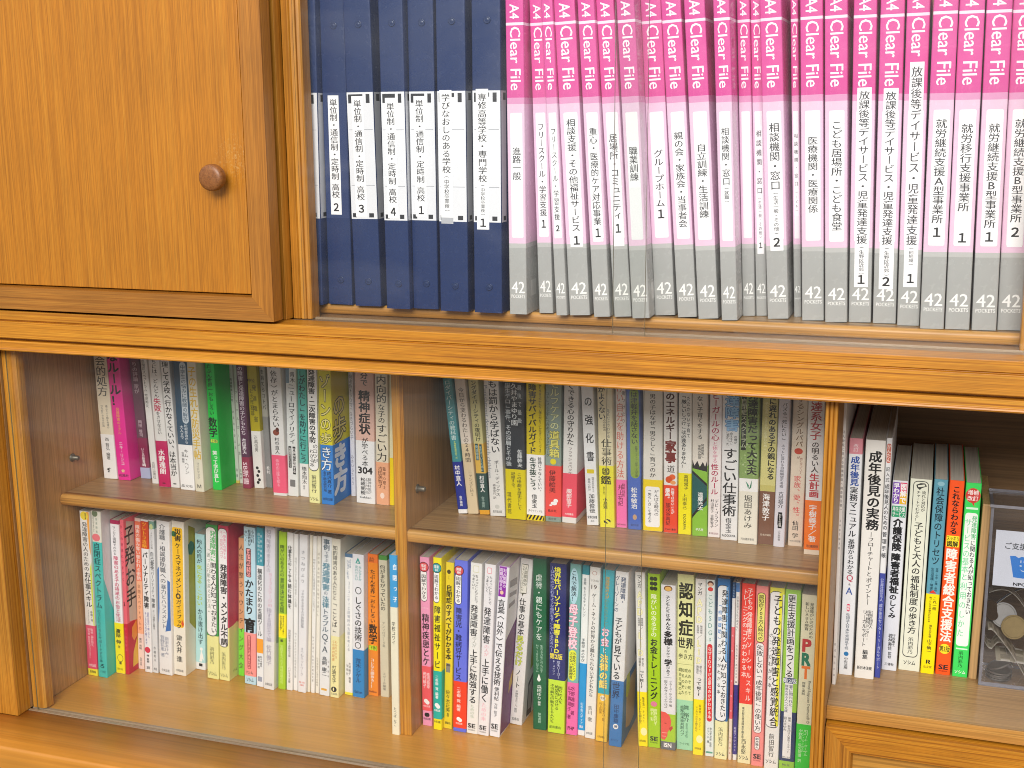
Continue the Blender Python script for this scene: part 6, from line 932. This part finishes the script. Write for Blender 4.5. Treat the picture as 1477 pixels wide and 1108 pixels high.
NAVY = '#233662'
def make_binder(rec, label):
    txt, sm, num, X, Y, Z, w, lean, ty, smy, ny, st, card, sc = rec
    num = num and chr(ord(num) - 48 + 0xFF10)
    t = thing('ring_binder', label, 'ring binder', (X, Y, Z), lean, 'navy ring binders standing in the upper cupboard')
    mb = MB()
    cover(mb, w, 240, [0, FH + 8], [paper(NAVY, 'plastic')], r=1.4, th=2.0)
    mb.build('cover', t, fix=False)
    for z in (287.6, 26.5):
        rb = MB()
        n = 24
        prof = [(0.0, 3.7), (0.7, 3.6), (0.9, 3.0), (0.55, 2.4), (0.9, 1.6), (1.0, 0.01)]
        v = [(w * .55 + r * math.cos(2 * math.pi * k / n), -dy, z + r * math.sin(2 * math.pi * k / n)) for dy, r in prof for k in range(n)]
        rb.add(v, [(i * n + k, i * n + (k + 1) % n, (i + 1) * n + (k + 1) % n, (i + 1) * n + k) for i in range(len(prof) - 1) for k in range(n)], paper('#22345c', 'plastic'), True)
        rb.build('rivet', t)
    put = lambda off: (lambda u, z, lay: (min(w - .2, max(.2, u)), -off - 0.06 - 0.012 * lay, z))
    sideput = lambda off: (lambda u, z, lay: (w + off + 0.06 + 0.012 * lay, u, z))
    cb = MB()
    if card:
        z0, z1 = 220.7, 91.7
        els = [('p', z0, z1, .5, w - .4, '#e6e7ec', 0), ('p', z0 - 2, z0 - 11, 2, 6, '#2c2e34', 0), ('p', z0 - 2, z0 - 6, 6, w * .6, '#2c2e34', 0), ('p', z0 - 2, z0 - 11, w * .72, w * .86, '#2c2e34', 0),
               ('p', z1 + 6, z1 + 1.6, 2, 6.5, '#2c2e34', 0), ('p', z1 + 6, z1 + 1.6, w * .68, w * .86, '#2c2e34', 0),
               ('p', z0 - 37.4, z0 - 37.9, 2, w - 2, '#9a9ca4', 0), ('p', z0 - 94, z0 - 94.5, 2, w - 2, '#9a9ca4', 0)]
        lettering(cb, els, put(0), w)
        lettering(cb, [('p', z0, z1, 1.4, 16, '#dcdde2', 0), ('p', z0 - 2, z0 - 9, 7, 15, '#2c2e34', 0), ('p', z1 + 6, z1 + 1.6, 7, 14, '#2c2e34', 0)], sideput(0), 240)
    else:
        lettering(cb, [('p', 220.7, 91.7, 1.2, w - 1.2, '#263a68', 0.02)], put(0), w)
    cb.build('label_card', t, fix=False)
    if txt:
        sb = MB()
        uc = w * (.5 + sc)
        wd = min(w * .44, 13)
        els = [('p', st[0], st[1], uc - wd / 2, uc + wd / 2, '#f6f6f8', .02), ('t', txt, ty[0], ty[1], uc, wd * .78, '#2c2c30', 0, 'v', None)]
        if sm: els.append(('t', sm, smy[0], smy[1], uc, wd * .5, '#4a4a4e', 0, 'v', None))
        if num: els.append(('t', num, ny + 5.2, ny - 5.2, uc, wd * .82, '#1c1c20', 2, 'v', None))
        if not num: els.append(('p', st[1] + 6, st[1] + .3, uc - wd / 2, uc + wd / 2, '#b4b6bc', .02))
        lettering(sb, els, put(0.12), w)
        sb.build('title_sticker', t, fix=False)
    pg = MB()
    pg.box(3, w - 3, 8, 234, 3, FH - 4, leaf_block('#e0e0e0'))
    pg.build('pages', t)
    return t
for rec, lb in zip(BINDERS, BINDER_LABELS): make_binder(rec, lb)

# ------------------------------------------------------------------ beech board and the donation box
bo = MB()
bo.box(0, 8, 0, 110, 0, 189, W_BOARD)
o = bo.build('wooden_board', None, (0, 0, 0), 1.0)
o.location = (58.3 * S, 1305 * S, (-575 + LIFT) * S)
o.rotation_euler = (0, 0.010, 0)
o['label'], o['category'] = 'thin light wooden board standing between the bright green book and the clear box', 'board'

BX, BY, BZ, BW, BD, BH = 67.6, 1293.0, -575.0, 150.0, 56.0, 190.0
box = thing('donation_box', 'smoky clear acrylic donation box with white card, holding coins and banknotes', 'donation box', (BX, BY, BZ))
TH = 3.0
wl = MB()
def wall(b, x0, x1, y0, y1, z0, z1, thin):
    v = [(x0, y0, z0), (x1, y0, z0), (x1, y1, z0), (x0, y1, z0), (x0, y0, z1), (x1, y0, z1), (x1, y1, z1), (x0, y1, z1)]
    fs = {'z-': (0, 3, 2, 1), 'z+': (4, 5, 6, 7), 'y-': (0, 1, 5, 4), 'x+': (1, 2, 6, 5), 'y+': (2, 3, 7, 6), 'x-': (3, 0, 4, 7)}
    for k, f in fs.items(): b.add(v, [f], ACRYL if k[0] == thin else ACRYL_EDGE)
wall(wl, 0, BW, 0, TH, 0, BH, 'y')
wall(wl, 0, BW, BD - TH, BD, 0, BH, 'y')
wall(wl, 0, TH, TH + .1, BD - TH - .1, 0, BH, 'x')
wall(wl, BW - TH, BW, TH + .1, BD - TH - .1, 0, BH, 'x')
wall(wl, TH + .1, BW - TH - .1, TH + .1, BD - TH - .1, 0, TH, 'z')
wl.build('walls', box)
lid = MB()
wall(lid, -1, BW * .34, -1, BD + 1, BH + .2, BH + 3.2, 'z')
wall(lid, BW * .34 + 26, BW + 1, -1, BD + 1, BH + .2, BH + 3.2, 'z')
lid.build('lid', box)
cd = MB()
cz0, cz1 = 107.6, 166.0
cd.box(6.5, 96, TH + .8, TH + 1.2, cz0, cz1, paper('#e9eef6', 'card'))
cput = lambda u, z, lay: (u, TH + .8 - 0.06 - 0.012 * lay, z)
lettering(cd, [('t', 'ご支援', 154, 147, 26, 20, '#3a4048', 1, 'h', None), ('t', 'お願いします', 154, 147.5, 60, 40, '#3a4048', 0, 'h', None),
               ('y', '#2e86e0', [(21, 140), (26, 140.5), (29, 138.6), (32, 140.2), (40, 139), (44, 141), (50, 140), (46.5, 117), (41, 117.5), (38, 119.5), (35, 117.5), (25.5, 118)]),
               ('y', '#cfe4f8', [(31, 127), (33, 125), (36, 124.3), (39, 125), (41, 127), (39, 126), (36, 125.4), (33, 126)]),
               ('e', 130.6, 31.6, 1.2, .8, '#cfe4f8'), ('e', 130.6, 40.4, 1.2, .8, '#cfe4f8'),
               ('p', 136.5, 133.6, 31, 32, '#cfe4f8', .3), ('p', 136.7, 133.8, 34, 35, '#cfe4f8', .3), ('p', 136.9, 134, 37, 38, '#cfe4f8', .3),
               ('t', 'NPO', 112.6, 109.4, 32, 12, '#2a2c30', 2, 'h', None)], cput, 150)
cd.build('card', box, fix=False)
def coin(name, label, x, y, z, r, mat, rx, rz, hole=False):
    mb = MB()
    n = 32
    prof = [(0.01 if not hole else 2.4, -.6), (r - 2, -.6), (r - 1.6, -.9), (r - .3, -.9), (r, -.6), (r, .6), (r - .3, .9), (r - 1.6, .9), (r - 2, .6), (0.01 if not hole else 2.4, .6)]
    v = [(q * math.cos(2 * math.pi * k / n), q * math.sin(2 * math.pi * k / n), zz) for q, zz in prof for k in range(n)]
    f = [(i * n + k, i * n + (k + 1) % n, (i + 1) * n + (k + 1) % n, (i + 1) * n + k) for i in range(len(prof) - 1) for k in range(n)]
    if hole: f += [(9 * n + k, 9 * n + (k + 1) % n, (k + 1) % n, k) for k in range(n)]
    mb.add(v, f, mat, False)
    # raised relief in the middle of the face
    for k in range(5):
        a = 2 * math.pi * k / 5
        cx, cy = r * .42 * math.cos(a), r * .42 * math.sin(a)
        mb.add([(cx + r * .16 * math.cos(t * math.pi / 4), cy + r * .16 * math.sin(t * math.pi / 4), .78) for t in range(8)], [tuple(range(8))], mat)
    o = mb.build(name, None, fix=True)
    o.location = ((BX + x) * S, (BY + y) * S, (BZ + z + LIFT) * S)
    o.rotation_euler = (rx, 0, rz)
    o['label'], o['category'], o['group'] = label, 'coin', 'coins lying in the donation box'
for i, (x, y, z, r, mt, rx, rz, lb) in enumerate([
    (20, 20, 4.2, 12.5, NICKEL, 0.0, 0, 'grey coin at the bottom of the stack by the front left corner of the box'),
    (20.6, 20.6, 6.3, 12.5, NICKEL, 0.02, 1, 'grey coin second from the bottom of the stack in the clear box'),
    (19.4, 20.2, 8.4, 12.5, NICKEL, -0.03, 2, 'grey coin third from the bottom of the stack in the clear box'),
    (20.4, 19.6, 10.6, 12.5, NICKEL, 0.03, 3, 'grey coin fourth from the bottom of the stack in the clear box'),
    (20, 21, 17.0, 12.5, NICKEL, -0.42, 1.5, 'grey coin tilted on top of the coin stack in the clear box'),
    (21, 27, 68.0, 13.2, NICKEL, 1.15, 0.2, 'upright grey coin just below the card in the clear box'),
    (31, 17, 60.0, 12.6, BRASS, 1.05, -.35, 'large brass coolour coin leaning on the folded banknote'.replace('coolour ', '')),
    (9, 22, 74.0, 10.5, COPPER, 1.2, 0.9, 'brown coin leaning against the left wall of the clear box'),
    (52, 22, 46.0, 10.5, BRASS, 1.0, 0.4, 'small brass coin at the right of the folded banknote in the clear box'),
    (70, 30, 4.2, 11.3, COPPER, 0.0, 0.2, 'copper coin lying flat under the banknote in the clear box')]):
    coin('coin', lb, x, y, z, r, mt, rx, rz)
def note(name, label, path, y0, y1, col, col2):
    """a banknote folded along a path in (x, z); printed bands in the material slots"""
    mb = MB()
    a, b2, c3 = paper(col, 'card'), paper(col2, 'card'), paper('#e2dccb', 'card')
    n = len(path)
    rows = [0, .1, .16, .45, .62, .9, 1]
    for th in (0, .35):
        for j in range(len(rows) - 1):
            for i in range(n - 1):
                ya, yb = y0 + (y1 - y0) * rows[j], y0 + (y1 - y0) * rows[j + 1]
                q = [(path[i][0], ya, path[i][1] + th), (path[i + 1][0], ya, path[i + 1][1] + th), (path[i + 1][0], yb, path[i + 1][1] + th), (path[i][0], yb, path[i][1] + th)]
                mb.add(q, [(0, 1, 2, 3)], (c3, a, b2, a, b2, c3)[j] if i % 3 else a, True)
    for i in range(n - 1):
        q = [(path[i][0], y0, path[i][1]), (path[i + 1][0], y0, path[i + 1][1]), (path[i + 1][0], y0, path[i + 1][1] + .35), (path[i][0], y0, path[i][1] + .35)]
        mb.add(q, [(0, 1, 2, 3)], c3)
    o = mb.build(name, None, fix=False)
    o.location = (BX * S, BY * S, (BZ + LIFT) * S)
    o['label'], o['category'], o['group'] = label, 'banknote', 'banknotes lying in the donation box'
def arc(x0, z0, x1, z1, sag, n=12):
    return [(x0 + (x1 - x0) * i / n, z0 + (z1 - z0) * i / n + sag * math.sin(math.pi * i / n)) for i in range(n + 1)]
note('banknote', 'folded tan banknote sloping down to the right in the clear box', arc(6, 58, 15, 53, 2, 6) + arc(15, 53, 46, 8, 3)[1:], 8, 46, '#b8ac92', '#8c8068')
note('banknote', 'flat tan banknote lying above the floor of the clear box', arc(16, 25, 70, 17, 3), 10, 48, '#b4aa8e', '#90866a')
note('banknote', 'pale banknote folded upright close behind the front wall of the clear box', arc(3.4, 40, 12, 30, -3, 6) + arc(12, 30, 24, 36, 5, 6)[1:] + arc(24, 36, 34, 12, -4, 6)[1:], 26, 50, '#c2b8a0', '#9a907a')
note('banknote', 'crumpled grey brown banknote behind the coins in the clear box', arc(6, 88, 50, 60, 16) + arc(50, 60, 120, 78, -18)[1:], 34, 50, '#a09684', '#766c5a')
note('banknote', 'dark blue grey banknote curled at the back of the clear box', arc(5, 60, 60, 96, 10) + arc(60, 96, 130, 70, 12)[1:], 46, 52, '#5c6474', '#454c5c')
